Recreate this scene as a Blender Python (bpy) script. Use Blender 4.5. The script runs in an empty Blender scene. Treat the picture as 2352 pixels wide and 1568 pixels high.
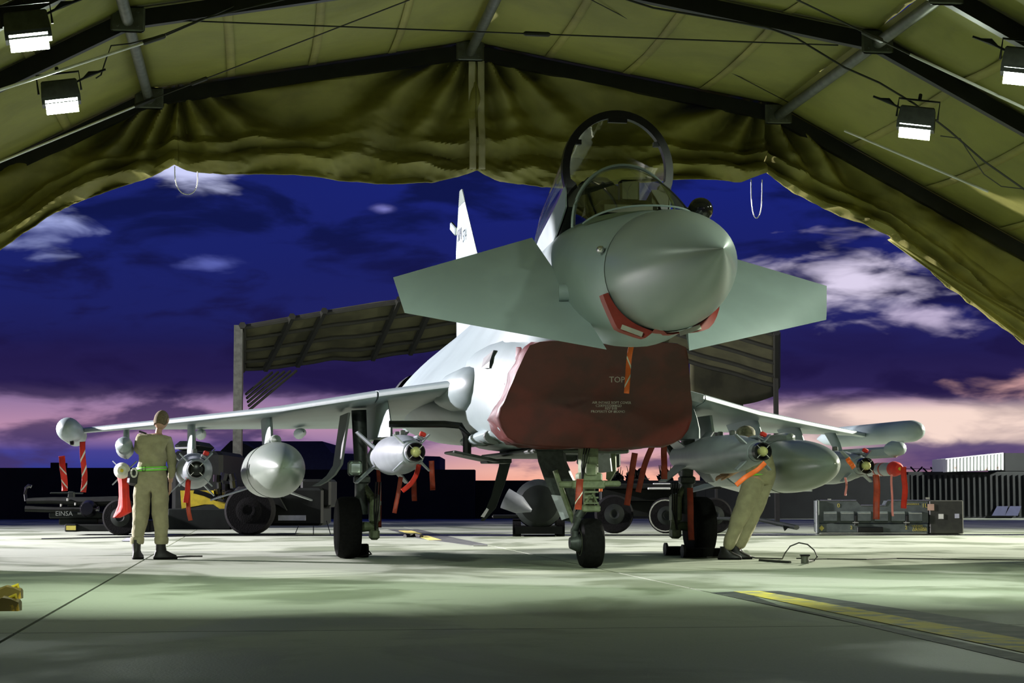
import bpy, math, random
from mathutils import Vector, Matrix, noise
random.seed(3)
PI=math.pi
C=bpy.context.scene.collection
sc=bpy.context.scene
# ------------------------------------------------------------------ camera
F=4573.;H0=1138.;CH=.78
th=math.atan((H0-784)/F);ct,st=math.cos(th),math.sin(th)
PSI=math.radians(10.3);NX,NY=1.775,16.6        # aircraft yaw and nose position
TY=math.radians(7.3)                            # shelter yaw
cd=bpy.data.cameras.new('camera');cam=bpy.data.objects.new('camera',cd);C.objects.link(cam)
cd.sensor_width=36;cd.lens=F/2352*36;cd.clip_end=2000
cam.location=(0,0,CH);cam.rotation_euler=(PI/2+th,0,0)
sc.camera=cam
sc.view_settings.view_transform='Standard';sc.view_settings.look='None'
sc.view_settings.gamma=1;sc.view_settings.use_curve_mapping=False
sc.view_settings.exposure=0.0
# survey helpers: turn a bearing seen from the camera and a distance into a point of the place
def ray(px,py):
    x=(px-1176)/F;v=(784-py)/F
    return (x,ct-v*st,st+v*ct)
def at(px,py,D):
    r=ray(px,py);k=D/r[1];return Vector((r[0]*k,D,CH+r[2]*k))
def gnd(px,py,z=0):
    r=ray(px,py);k=(z-CH)/r[2];return Vector((r[0]*k,r[1]*k,z))
def loc(px,py,s):
    r=ray(px,py);a=-math.sin(PSI)*r[0]+math.cos(PSI)*r[1]
    k=(s-math.sin(PSI)*NX+math.cos(PSI)*NY)/a;X=r[0]*k-NX;Y=r[1]*k-NY
    return (X*math.cos(PSI)+Y*math.sin(PSI),CH+r[2]*k)
def tl(px,py,t):
    r=ray(px,py);a=-math.sin(TY)*r[0]+math.cos(TY)*r[1];k=t/a;X,Y=r[0]*k,r[1]*k
    return (X*math.cos(TY)+Y*math.sin(TY),CH+r[2]*k)
def T3(a,t,z): return Vector((a*math.cos(TY)-t*math.sin(TY),a*math.sin(TY)+t*math.cos(TY),z))
def J3(w,s,z): return Vector((NX+w*math.cos(PSI)-s*math.sin(PSI),NY+w*math.sin(PSI)+s*math.cos(PSI),z))
def jl(p):
    X,Y=p[0]-NX,p[1]-NY
    return Vector((X*math.cos(PSI)+Y*math.sin(PSI),-X*math.sin(PSI)+Y*math.cos(PSI),p[2]))
# ------------------------------------------------------------------ node helpers
class NT:
    def __init__(s,tree): s.t=tree;s.n=tree.nodes;s.l=tree.links
    def new(s,ty,**k):
        n=s.n.new(ty)
        for a,b in k.items(): setattr(n,a,b)
        return n
    def link(s,a,b): s.l.new(a,b)
    def put(s,sock,v):
        if isinstance(v,bpy.types.NodeSocket): s.l.new(v,sock)
        elif v is not None: sock.default_value=v
    def math(s,op,a,b=None,c=None,clamp=False):
        n=s.new('ShaderNodeMath',operation=op);n.use_clamp=clamp
        s.put(n.inputs[0],a)
        if b is not None: s.put(n.inputs[1],b)
        if c is not None: s.put(n.inputs[2],c)
        return n.outputs[0]
    def mix(s,f,a,b,mode='MIX'):
        n=s.new('ShaderNodeMix',data_type='RGBA',blend_type=mode)
        s.put(n.inputs[0],f);s.put(n.inputs[6],a);s.put(n.inputs[7],b);return n.outputs[2]
    def noise(s,vec,scale,detail=4,rough=.5,dist=0):
        n=s.new('ShaderNodeTexNoise');s.put(n.inputs['Vector'],vec)
        n.inputs['Scale'].default_value=scale;n.inputs['Detail'].default_value=detail
        n.inputs['Roughness'].default_value=rough;n.inputs['Distortion'].default_value=dist
        return n.outputs['Fac']
    def ramp(s,f,stops,interp='LINEAR'):
        n=s.new('ShaderNodeValToRGB');s.put(n.inputs[0],f);cr=n.color_ramp;cr.interpolation=interp
        while len(cr.elements)<len(stops): cr.elements.new(.5)
        for e,(p,c) in zip(cr.elements,stops): e.position=p;e.color=c if len(c)==4 else (*c,1)
        return n.outputs[0]
    def smooth(s,v,a,b):
        n=s.new('ShaderNodeMapRange',interpolation_type='SMOOTHSTEP');s.put(n.inputs[0],v)
        n.inputs[1].default_value=a;n.inputs[2].default_value=b;return n.outputs[0]
def lin(r,g,b): 
    f=lambda c:(c/255/12.92 if c/255<=.04045 else ((c/255+.055)/1.055)**2.4)
    return (f(r),f(g),f(b),1)
# ------------------------------------------------------------------ world: dusk sky with cloud banks
wd=bpy.data.worlds.new('dusk_sky');sc.world=wd;wd.use_nodes=True
N=NT(wd.node_tree);N.n.clear()
tc=N.new('ShaderNodeTexCoord');sx=N.new('ShaderNodeSeparateXYZ');N.link(tc.outputs['Generated'],sx.inputs[0])
az=N.math('MULTIPLY',N.math('ARCTAN2',sx.outputs[0],sx.outputs[1]),180/PI)      # degrees, + right
el=N.math('MULTIPLY',N.math('ARCSINE',sx.outputs[2]),180/PI)
cv=N.new('ShaderNodeCombineXYZ');N.put(cv.inputs[0],N.math('MULTIPLY',az,.11));N.put(cv.inputs[1],N.math('MULTIPLY',el,.34))
cvv=cv.outputs[0]
base=N.ramp(N.math('MULTIPLY_ADD',el,1/14,.05,clamp=True),[
 (0,lin(255,150,110)),(.05,lin(255,165,130)),(.1,lin(250,185,165)),(.16,lin(190,150,175)),(.22,lin(175,140,175)),(.27,lin(75,62,125)),(.34,lin(38,38,100)),(.5,lin(27,32,98)),(.68,lin(24,34,116)),(1,lin(20,30,100))])
# left side of the horizon is bluer
lf=N.smooth(az,2.,-10.)
lowb=N.ramp(N.math('MULTIPLY_ADD',el,1/14,.05,clamp=True),[(0,lin(60,60,125)),(.09,lin(40,55,140)),(.14,lin(70,66,145)),(.19,lin(185,140,170)),(.24,lin(150,120,160)),(.28,lin(62,50,110)),(.36,lin(30,32,92)),(.55,lin(26,34,104)),(1,lin(24,36,114))])
base=N.mix(lf,base,lowb)
# warm band gets creamier on the right
cream=N.math('MULTIPLY',N.smooth(az,5.,10.),N.math('MULTIPLY',N.smooth(el,1.1,1.6),N.smooth(el,2.9,2.3)))
base=N.mix(N.math('MULTIPLY',cream,.95),base,lin(250,222,208))
n1=N.noise(cvv,2.3,5,.5,.35)
n2=N.noise(cvv,4.5,4,.5,.35)
cloud=N.smooth(n1,.46,.6)
dark=N.ramp(N.math('MULTIPLY_ADD',el,1/14,.05,clamp=True),[(0,lin(80,60,110)),(.15,lin(62,50,98)),(.27,lin(30,22,66)),(.6,lin(14,20,66)),(1,lin(14,20,60))])
cl_amt=N.math('MULTIPLY',cloud,N.mix(cream,(.85,.85,.85,1),(.35,.35,.35,1)))
col=N.mix(cl_amt,base,dark)
# purple bank above the warm band
bank=N.math('MULTIPLY',N.smooth(N.math('ADD',el,N.math('MULTIPLY',n2,1.2)),3.2,3.6),N.smooth(N.math('ADD',el,N.math('MULTIPLY',n1,2.)),6.2,4.6))
col=N.mix(N.math('MULTIPLY',bank,.8),col,lin(30,22,66))
# a grey-violet bank low on the right
b2=N.math('MULTIPLY',N.smooth(az,8,11.5),N.math('MULTIPLY',N.smooth(N.math('MULTIPLY_ADD',n2,.9,el),1.0,1.25),N.smooth(N.math('MULTIPLY_ADD',n2,1.1,el),2.35,2.0)))
col=N.mix(N.math('MULTIPLY',b2,.9),col,lin(78,62,112))
# breaks in the cloud, where the brighter sky shows
def patch(a0,e0,ra,re,tone,amt):
    global col
    dx=N.math('DIVIDE',N.math('SUBTRACT',az,a0),ra);dy=N.math('DIVIDE',N.math('SUBTRACT',el,e0),re)
    d=N.math('SQRT',N.math('ADD',N.math('MULTIPLY',dx,dx),N.math('MULTIPLY',dy,dy)))
    m=N.smooth(N.math('MULTIPLY_ADD',n2,2.6,N.math('MULTIPLY',d,.75)),2.15,1.15)
    col=N.mix(N.math('MULTIPLY',m,amt),col,tone)
patch(9.8,6.1,2.8,1.05,lin(225,215,240),.95)
patch(11.8,5.0,1.6,.5,lin(215,200,230),.75)
patch(-13.4,7.5,1.3,.8,lin(175,185,240),.85)
patch(-9.4,9.2,2.0,.55,lin(210,215,255),.95)
patch(-3.7,8.2,.5,.2,lin(140,140,215),.8)
patch(-8.4,6.6,.9,.22,lin(110,120,205),.6)
patch(15,3.,3,.4,lin(235,180,175),.7)
patch(28,7,7,1.5,lin(170,160,210),.7);patch(-40,9,9,2,lin(150,160,220),.7);patch(-95,14,16,3,lin(120,135,210),.7)
below=N.smooth(el,-.05,-.6)
col=N.mix(below,col,lin(8,10,14))
bg=N.new('ShaderNodeBackground');N.put(bg.inputs[0],col);bg.inputs[1].default_value=1.0
wo=N.new('ShaderNodeOutputWorld');N.link(bg.outputs[0],wo.inputs[0])
# ------------------------------------------------------------------ apron floodlights (masts out of frame)
def area(name,loc_,target,w,size,color,spread=180):
    d=bpy.data.lights.new(name,'AREA');d.energy=w;d.size=size;d.color=color;d.spread=math.radians(spread)
    o=bpy.data.objects.new(name,d);C.objects.link(o);o.location=loc_
    o.rotation_euler=(Vector(target)-Vector(loc_)).to_track_quat('-Z','Y').to_euler();return o
area('apron_floodlight',(-30,37.5,9.0),(0,28,0),18000,1.0,(1.0,.93,1.0),120)
area('apron_floodlight',(24,39,9.0),(4,29,0),8000,1.0,(1.0,.98,.82),120)
area('apron_floodlight',(33,58,9.0),(17,69,2.2),750,1.0,(1.0,1.0,.97),34)
LAMPCOL=(.86,1.0,.80);LAMPW=26
# ------------------------------------------------------------------ materials
M={}
def mat(name,c,rough=.6,metal=0,var=.15,scale=6,c2=None,bump=0,bscale=40,spec=None,emit=None,tr=0,alpha=1,coat=0,ior=None,detail=5,lo=.35,hi=.65,stretch=None):
    m=bpy.data.materials.new(name);m.use_nodes=True;N=NT(m.node_tree);b=N.n['Principled BSDF']
    c=(*c[:3],1)
    tcn=N.new('ShaderNodeTexCoord');v=tcn.outputs['Object']
    if stretch:
        mp=N.new('ShaderNodeMapping');mp.inputs['Scale'].default_value=stretch;N.link(v,mp.inputs[0]);v=mp.outputs[0]
    f=N.smooth(N.noise(v,scale,detail),lo,hi)
    cc2=(*c2[:3],1) if c2 else tuple(x*(1-var) for x in c[:3])+(1,)
    N.put(b.inputs['Base Color'],N.mix(f,c,cc2))
    b.inputs['Roughness'].default_value=rough;b.inputs['Metallic'].default_value=metal
    if spec is not None: b.inputs['Specular IOR Level'].default_value=spec
    if coat: b.inputs['Coat Weight'].default_value=coat
    if tr: b.inputs['Transmission Weight'].default_value=tr
    if ior: b.inputs['IOR'].default_value=ior
    if emit: b.inputs['Emission Color'].default_value=(*emit[:3],1);b.inputs['Emission Strength'].default_value=emit[3]
    if bump:
        bn=N.new('ShaderNodeBump');bn.inputs['Strength'].default_value=bump;bn.inputs['Distance'].default_value=.02
        N.put(bn.inputs['Height'],N.noise(v,bscale,4));N.link(bn.outputs[0],b.inputs['Normal'])
    M[name]=m;return m
mat('jet',(.26,.325,.325),.42,0,.12,1.6,bump=.04,bscale=14)
mat('jet_radome',(.21,.25,.245),.30,0,.06,2)
mat('jet_dark',(.09,.10,.09),.5)
mat('ordnance',(.22,.25,.27),.4,0,.12,5)
mat('tank',(.19,.23,.19),.30,0,.10,3)
mat('black',(.009,.010,.009),.5,0,.3,20,spec=.3)
mat('rubber',(.006,.006,.006),.85,0,.4,30,bump=.2,spec=.12)
mat('gear_green',(.15,.185,.10),.5,.1,.3,20)
mat('gear_dark',(.05,.06,.055),.45,.3,.4,20)
mat('door_grey',(.45,.47,.52),.5,0,.2,10)
mat('steel',(.5,.5,.48),.3,.9,.2,20)
mat('bright',(.75,.76,.74),.25,.6,.1,20)
mat('cover_red',(.085,.006,.004),.5,0,.45,3,bump=.25,bscale=9)
mat('yoke_red',(.28,.035,.025),.5,0,.2,8)
mat('ribbon',(.62,.02,.006),.7,0,.25,8,bump=.3,bscale=14)
mat('ribbon_dark',(.42,.05,.02),.55,0,.4,8,bump=.3,bscale=14)
mat('orange',(.9,.16,.02),.5)
mat('white_tape',(.7,.72,.62),.4)
mat('reflect',(.55,.57,.45),.3,.4)
mat('pink',(.75,.25,.25),.5)
mat('seeker',(.55,.55,.22),.15,0,.1,5)
mat('yellow',(.62,.48,.02),.5,0,.25,9)
mat('khaki',(.36,.34,.20),.85,0,.2,9,bump=.5,bscale=22)
mat('camo',(.30,.29,.20),.85,0,.3,14,c2=(.09,.09,.05))
mat('skin',(.50,.30,.20),.6)
mat('hair',(.15,.115,.06),.9,0,.3,60)
mat('neon',(.25,.9,.08),.5,emit=None)
mat('boot',(.014,.014,.013),.5,0,.4,40)
mat('beam',(.010,.0105,.010),.5,.2,.4,6)
mat('alloy',(.13,.14,.11),.5,.4,.3,8)
mat('truck',(.007,.009,.007),.6,.0,.4,4,spec=.2)
mat('truck_green',(.009,.013,.010),.6,0,.4,4,spec=.2)
mat('crate',(.085,.105,.095),.42,.1,.25,8,bump=.1)
mat('crate_dark',(.025,.028,.018),.6,0,.3,8)
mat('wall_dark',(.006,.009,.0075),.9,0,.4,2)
mat('container_white',(.60,.63,.60),.6,0,.3,4,c2=(.30,.17,.10),lo=.62,hi=.75)
mat('tree',(.008,.010,.005),.95)
mat('text_white',(.5,.46,.42),.6);mat('text_yellow',(.55,.48,.08),.6);mat('text_grey',(.16,.18,.16),.6);mat('text_dark',(.12,.14,.16),.6)
mat('lamp_case',(.05,.055,.05),.45,.4,.3,12)
mat('lamp_face',(1,1,1),.3,emit=(.92,1,.96,28))
mat('shelter_cloth',(.115,.115,.055),.8,0,.45,1.2,bump=.4,bscale=3)
mat('shelter_bar',(.03,.032,.022),.6)
mat('cord',(.75,.76,.72),.5);mat('cable',(.03,.03,.025),.6);mat('rod',(.9,.9,.84),.25,.2)
mat('tail_lamp',(.6,.13,.02),.4)
mat('lens',(.65,.75,.65),.08,.6)
mat('paint_yellow',(.85,.72,.12),.7,0,.35,5,c2=(.36,.36,.27),lo=.4,hi=.7)
mat('paint_dark',(.05,.055,.06),.7,0,.3,5,c2=(.16,.17,.15),lo=.35,hi=.8)
def glassmat(name,tint,rough=.03,op=.25):
    m=bpy.data.materials.new(name);m.use_nodes=True;N=NT(m.node_tree);N.n.clear()
    o=N.new('ShaderNodeOutputMaterial');g=N.new('ShaderNodeBsdfGlossy');g.inputs['Roughness'].default_value=rough
    t=N.new('ShaderNodeBsdfTransparent');t.inputs[0].default_value=(*tint,1)
    fr=N.new('ShaderNodeLayerWeight')
    mx=N.new('ShaderNodeMixShader');N.put(mx.inputs[0],N.math('MULTIPLY_ADD',N.math('POWER',fr.outputs['Facing'],4),.7,op,clamp=True))
    N.link(t.outputs[0],mx.inputs[1]);N.link(g.outputs[0],mx.inputs[2]);N.link(mx.outputs[0],o.inputs[0]);M[name]=m
glassmat('glass',(.55,.58,.42),.04,.10);glassmat('glass_canopy',(.90,.92,.84),.02,.02)
def canvasmat(name,c,c2):
    m=bpy.data.materials.new(name);m.use_nodes=True;N=NT(m.node_tree);b=N.n['Principled BSDF']
    tcn=N.new('ShaderNodeTexCoord');v=tcn.outputs['Object']
    f=N.smooth(N.noise(v,.9,6,.6,.4),.35,.7)
    f2=N.noise(v,260,2)
    cc=N.mix(f,(*c,1),(*c2,1));cc=N.mix(N.math('MULTIPLY',f2,.25),cc,(c2[0]*.6,c2[1]*.6,c2[2]*.6,1))
    N.put(b.inputs['Base Color'],cc);b.inputs['Roughness'].default_value=.75
    bn=N.new('ShaderNodeBump');bn.inputs['Strength'].default_value=.3;bn.inputs['Distance'].default_value=.03
    N.put(bn.inputs['Height'],N.noise(v,5,6));N.link(bn.outputs[0],b.inputs['Normal']);M[name]=m
canvasmat('canvas',(.27,.27,.05),(.20,.20,.04));canvasmat('curtain',(.32,.30,.07),(.19,.175,.045));canvasmat('strap',(.60,.56,.36),(.36,.33,.18))
def concrete():
    m=bpy.data.materials.new('concrete');m.use_nodes=True;N=NT(m.node_tree);b=N.n['Principled BSDF']
    g=N.new('ShaderNodeNewGeometry');v=g.outputs['Position']
    mp=N.new('ShaderNodeMapping');mp.inputs['Scale'].default_value=(.35,.22,.3);N.link(v,mp.inputs[0])
    s1=N.smooth(N.noise(mp.outputs[0],1.5,5,.55,.6),.47,.60)
    s2=N.smooth(N.noise(v,.9,6,.6,.4),.55,.75)
    f=N.noise(v,30,5)
    oi=N.new('ShaderNodeObjectInfo')
    c=N.mix(f,(.40,.43,.35,1),(.31,.35,.27,1))
    c=N.mix(N.math('MULTIPLY',oi.outputs['Random'],.35),c,(.30,.33,.26,1))
    c=N.mix(N.math('MULTIPLY',s1,.8),c,(.15,.18,.11,1))
    c=N.mix(N.math('MULTIPLY',s2,.45),c,(.13,.15,.12,1))
    N.put(b.inputs['Base Color'],c)
    b.inputs['Specular IOR Level'].default_value=.3;N.put(b.inputs['Roughness'],N.math('SUBTRACT',.72,N.math('MULTIPLY',s1,.22)))
    bn=N.new('ShaderNodeBump');bn.inputs['Strength'].default_value=.25;bn.inputs['Distance'].default_value=.01
    N.put(bn.inputs['Height'],N.noise(v,60,4));N.link(bn.outputs[0],b.inputs['Normal']);M['concrete']=m
concrete()
mat('joint',(.035,.045,.02),.9)
# ------------------------------------------------------------------ mesh helpers
class MB:
    def __init__(s): s.v=[];s.f=[]
    def add(s,vs,fs):
        o=len(s.v);s.v+= [Vector(p) for p in vs];s.f+=[tuple(i+o for i in f) for f in fs];return s
    def box(s,c,d,R=None,ch=.0):
        c=Vector(c);h=[x/2 for x in d];vs=[]
        if ch<=0:
            for z in(-1,1):
                for y in(-1,1):
                    for x in(-1,1): vs.append(Vector((x*h[0],y*h[1],z*h[2])))
            fs=[(0,2,3,1),(4,5,7,6),(0,1,5,4),(2,6,7,3),(0,4,6,2),(1,3,7,5)]
        else:
            k=min(ch,min(h)*.9)
            rings=[(-h[2],k),(-h[2]+k,0),(h[2]-k,0),(h[2],k)];fs=[]
            for z,i in rings:
                a,b=h[0]-i,h[1]-i;q=k
                vs+=[Vector(p) for p in[(-a+q,-b,z),(a-q,-b,z),(a,-b+q,z),(a,b-q,z),(a-q,b,z),(-a+q,b,z),(-a,b-q,z),(-a,-b+q,z)]]
            for r in range(3):
                for i in range(8): j=(i+1)%8;fs.append((r*8+i,r*8+j,r*8+8+j,r*8+8+i))
            fs+= [tuple(range(7,-1,-1)),tuple(range(24,32))]
        if R is not None: vs=[R@p for p in vs]
        return s.add([p+c for p in vs],fs)
    def loft(s,rings,cap=True,closed=True):
        n=len(rings[0]);vs=[p for r in rings for p in r];fs=[]
        for k in range(len(rings)-1):
            for i in range(n if closed else n-1):
                j=(i+1)%n;fs.append((k*n+i,k*n+j,(k+1)*n+j,(k+1)*n+i))
        if cap and closed: fs+=[tuple(range(n-1,-1,-1)),tuple(range((len(rings)-1)*n,len(rings)*n))]
        return s.add(vs,fs)
    def tube(s,pts,r,n=10,cap=True,flat=1.0):
        pts=[Vector(p) for p in pts];rr=r if isinstance(r,(list,tuple)) else [r]*len(pts);rings=[]
        up=Vector((0,0,1))
        for i,p in enumerate(pts):
            d=(pts[min(i+1,len(pts)-1)]-pts[max(i-1,0)]).normalized()
            u=up if abs(d.dot(up))<.95 else Vector((0,1,0))
            a=d.cross(u).normalized();b=a.cross(d).normalized()
            rings.append([p+a*math.cos(t)*rr[i]+b*math.sin(t)*rr[i]*flat for t in[2*PI*k/n for k in range(n)]])
        return s.loft(rings,cap)
    def lathe(s,prof,o,axis=(0,1,0),n=28,cap=True):
        o=Vector(o);ax=Vector(axis).normalized();u=Vector((0,0,1)) if abs(ax.z)<.9 else Vector((1,0,0))
        a=ax.cross(u).normalized();b=a.cross(ax).normalized()
        return s.loft([[o+ax*h+a*math.cos(t)*max(r,.0008)+b*math.sin(t)*max(r,.0008) for t in[2*PI*k/n for k in range(n)]] for h,r in prof],cap)
    def prism(s,poly,off):
        off=Vector(off);n=len(poly);a=[Vector(p) for p in poly]
        vs=a+[p+off for p in a];fs=[tuple(range(n-1,-1,-1)),tuple(range(n,2*n))]+[(i,(i+1)%n,n+(i+1)%n,n+i) for i in range(n)]
        return s.add(vs,fs)
    def grid(s,fn,nu,nv):
        vs=[fn(i/nu,j/nv) for j in range(nv+1) for i in range(nu+1)]
        fs=[(j*(nu+1)+i,j*(nu+1)+i+1,(j+1)*(nu+1)+i+1,(j+1)*(nu+1)+i) for j in range(nv) for i in range(nu)]
        return s.add(vs,fs)
    def mirror(s): 
        s.v=[Vector((-p.x,p.y,p.z)) for p in s.v];s.f=[tuple(reversed(f)) for f in s.f];return s
def obj(name,mb,m,parent=None,smooth=True,angle=35,label=None,fix=True,solid=0):
    me=bpy.data.meshes.new(name);me.from_pydata([tuple(p) for p in mb.v],[],mb.f);me.validate();me.update()
    import bmesh
    if fix:
        bm=bmesh.new();bm.from_mesh(me);bmesh.ops.recalc_face_normals(bm,faces=bm.faces)
        if smooth:
            for f in bm.faces: f.smooth=True
            ca=math.radians(angle)
            for e in bm.edges:
                if len(e.link_faces)==2 and e.calc_face_angle(0)>ca: e.smooth=False
        bm.to_mesh(me);bm.free()
    me.materials.append(M[m] if isinstance(m,str) else m)
    o=bpy.data.objects.new(name,me);C.objects.link(o)
    if parent: o.parent=parent
    if label: o['label']=label
    if solid:
        md=o.modifiers.new('solid','SOLIDIFY');md.thickness=solid;md.offset=0
    return o
def tag(o,label,cat,group=None):
    o['label']=label;o['category']=cat
    if group: o['group']=group
    return o
def thing(name,label,cat,loc_=(0,0,0),rz=0,group=None):
    o=bpy.data.objects.new(name,None);C.objects.link(o);o.location=loc_;o.rotation_euler=(0,0,rz);o.empty_display_size=.2
    return tag(o,label,cat,group)
def struct(o): o['kind']='structure';return o
def text(name,body,size,m,loc_,R,parent=None,ext=.002):
    cu=bpy.data.curves.new(name,'FONT');cu.body=body;cu.size=size;cu.extrude=ext;cu.align_x='CENTER';cu.align_y='CENTER';cu.resolution_u=2
    o=bpy.data.objects.new(name,cu);C.objects.link(o);bpy.context.view_layer.update()
    me=bpy.data.meshes.new_from_object(o.evaluated_get(bpy.context.evaluated_depsgraph_get()));bpy.data.objects.remove(o)
    o=bpy.data.objects.new(name,me);C.objects.link(o);me.materials.clear();me.materials.append(M[m])
    o.matrix_world=Matrix.Translation(Vector(loc_))@R
    mw=o.matrix_world.copy()
    if parent: o.parent=parent;o.matrix_parent_inverse=Matrix.Identity(4);o.matrix_basis=mw
    return o
UP=Matrix.Rotation(PI/2,4,'X')
def cat1(p0,p1,p2,p3,t): return .5*((2*p1)+(p2-p0)*t+(2*p0-5*p1+4*p2-p3)*t*t+(3*p1-p0-3*p2+p3)*t*t*t)
def resamp(pts,n):
    pts=[Vector(p) for p in pts];L=[0]
    for a,b in zip(pts,pts[1:]): L.append(L[-1]+(b-a).length)
    out=[]
    for k in range(n):
        d=L[-1]*k/(n-1);i=max(j for j in range(len(pts)-1) if L[j]<=d+1e-9)
        t=(d-L[i])/max(L[i+1]-L[i],1e-9)
        out.append(cat1(pts[max(i-1,0)],pts[i],pts[i+1],pts[min(i+2,len(pts)-1)],min(t,1)))
    return out
exec_order='structure first'
# ================================================================== FLOOR
fl=struct(obj('floor',MB().add([(-300,-30,-.02),(300,-30,-.02),(300,500,-.02),(-300,500,-.02)],[(0,1,2,3)]),'joint'))
far=obj('slab',MB().prism([T3(-120,61.7,-.012),T3(150,61.7,-.012),T3(150,300,-.012),T3(-120,300,-.012)],(0,0,.012)),'concrete',fl,smooth=False)
slabme=None
for i in range(-5,8):
    for j in range(-3,12):
        a0=-1.35+5*i;t0=1.7+5*j;g=.012
        if slabme is None:
            so=obj('slab',MB().prism([(g,g,-.018),(5-g,g,-.018),(5-g,5-g,-.018),(g,5-g,-.018)],(0,0,.018)),'concrete',fl,smooth=False);slabme=so.data
        else:
            so=bpy.data.objects.new('slab',slabme);C.objects.link(so);so.parent=fl
        so.location=T3(a0,t0,0);so.rotation_euler=(0,0,TY)
def decal(name,pxs,m,z=.003,lab=None):
    p=[gnd(x,y,z) for x,y in pxs]
    return obj(name,MB().prism(p,(0,0,.002)),m,fl,smooth=False,label=lab)
decal('painted_line',[(1632,1361),(1700,1358),(1790,1390),(2352,1504),(2352,1522),(1880,1412)],'paint_dark',.001,'dark border of the yellow painted line')
decal('painted_line',[(1740,1357),(1790,1357),(2352,1440),(2352,1472)],'paint_dark',.001,'dark border of the yellow painted line')
decal('painted_line',[(1685,1358),(1745,1357),(2352,1468),(2352,1498)],'paint_yellow',.003,'worn yellow painted line')
decal('painted_line',[(890,1215),(960,1215),(1050,1236),(1120,1250),(1080,1252),(960,1236)],'paint_dark',.001,'faded dark patch of line on the far apron')
decal('painted_line',[(915,1218),(945,1218),(1015,1240),(985,1240)],'paint_yellow',.003,'faded yellow line on the far apron')
# thin dark strip across the apron, tapered at the left end
struct(obj('trim_1',MB().prism([gnd(95,1238,.0),gnd(480,1231,.0),gnd(2500,1229,.0),gnd(2500,1227,.0),gnd(480,1227.5,.0),gnd(95,1236.5,.0)],(0,0,.006)),'black',smooth=False))
# ================================================================== SHELTER (tent)
AC=2.55
prof=[(-8.5,0),(-7.7,3.5),(-3.87,5.53),(0,6.22),(3.87,5.53),(7.7,3.5),(8.5,0)]
arches=[24,20,17.9,14,10,6]
TEND=24.25
def beam(mb,p,q,w,h):
    p=Vector(p);q=Vector(q);d=(q-p).normalized();side=d.cross(Vector((math.sin(TY),-math.cos(TY),0))).normalized();ax=Vector((-math.sin(TY),math.cos(TY),0))
    rr=[]
    for c in(p,q): rr.append([c+side*h/2*a+ax*w/2*b for a,b in((-1,-1),(1,-1),(1,1),(-1,1))])
    mb.loft(rr)
for k,t in enumerate(arches):
    a=None
    for i in range(6):
        (a0,z0),(a1,z1)=prof[i],prof[i+1]
        mb=MB();beam(mb,T3(AC+a0,t,z0),T3(AC+a1,t,z1),.10,.17)
        if i==0: par=struct(obj('trim_%d'%(k+2),mb,'beam',smooth=False))
        else: obj('arch_beam',mb,'beam',par,smooth=False)
    for i in(1,2,3,4,5):
        a0,z0=prof[i];mb=MB();mb.box(T3(AC+a0,t-.06,z0),(.34,.05,.26),Matrix.Rotation(TY,3,'Z'),.02)
        for dx in(-.1,.1):
            for dz in(-.07,.07): mb.lathe([(0,.015),(.03,.015)],T3(AC+a0+dx,t-.09,z0+dz),(math.sin(TY),-math.cos(TY),0),8)
        obj('joint_plate',mb,'alloy',par,smooth=False)
# purlins
npn=10
par=None
for i in(2,3,4):
    a0,z0=prof[i]
    for k in range(len(arches)-1):
        mb=MB().tube([T3(AC+a0,arches[k]-.05,z0-.02),T3(AC+a0,arches[k+1]+.05,z0-.02)],.06,12)
        if par is None: par=struct(obj('trim_9',mb,'alloy'))
        else: obj('purlin',mb,'alloy',par)
# canvas roof panels
cp=None
def canvas_panel(i,t0,t1,name,parent,m='canvas'):
    (a0,z0),(a1,z1)=prof[i],prof[i+1]
    nx,nz=-(z1-z0),(a1-a0);L=math.hypot(nx,nz);nx/=L;nz/=L
    def fn(u,v):
        t=t0+(t1-t0)*v;sag=.10*math.sin(PI*v)*math.sin(PI*u)
        n=.025*noise.noise(Vector((u*5+i*3,v*2+t0,.3)))+.012*noise.noise(Vector((u*18+i,v*7+t0,4)))
        o=.11-sag+n*math.sin(PI*v)
        e=.11;return T3(AC+a0+(a1-a0)*u+nx*(o-.11),t,z0+(z1-z0)*u+nz*(o-.11)+.13)
    return obj(name,MB().grid(fn,36,14),m,parent,solid=.006,fix=True)
ce=None
for k in range(len(arches)-1):
    for i in(1,2,3,4):
        if ce is None: ce=struct(canvas_panel(i,arches[k],arches[k+1],'ceiling',None))
        else: canvas_panel(i,arches[k],arches[k+1],'canvas_panel',ce)
        # welded seams: narrow strips lying on the inner face
        (a0,z0),(a1,z1)=prof[i],prof[i+1];ns=4 if i in(2,3) else 4
        nx,nz=-(z1-z0),(a1-a0);L=math.hypot(nx,nz);nx/=L;nz/=L
        for q in range(1,ns):
            u=q/ns
            def fs(uu,v,u=u):
                w=u+(uu-.5)*.024;t=arches[k]+(arches[k+1]-arches[k])*(.03+.94*v);vv=.03+.94*v
                o=.11-.10*math.sin(PI*vv)*math.sin(PI*w)-.022
                return T3(AC+a0+(a1-a0)*w+nx*(o-.11),t,z0+(z1-z0)*w+nz*(o-.11)+.13)
            if k<3: obj('seam',MB().grid(fs,2,10),'curtain',ce,solid=.004)
wl=struct(canvas_panel(0,24,14,'wall_left',None));wr=struct(canvas_panel(5,24,14,'wall_right',None))
canvas_panel(0,14,6,'canvas_panel',wl);canvas_panel(5,14,6,'canvas_panel',wr)
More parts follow.
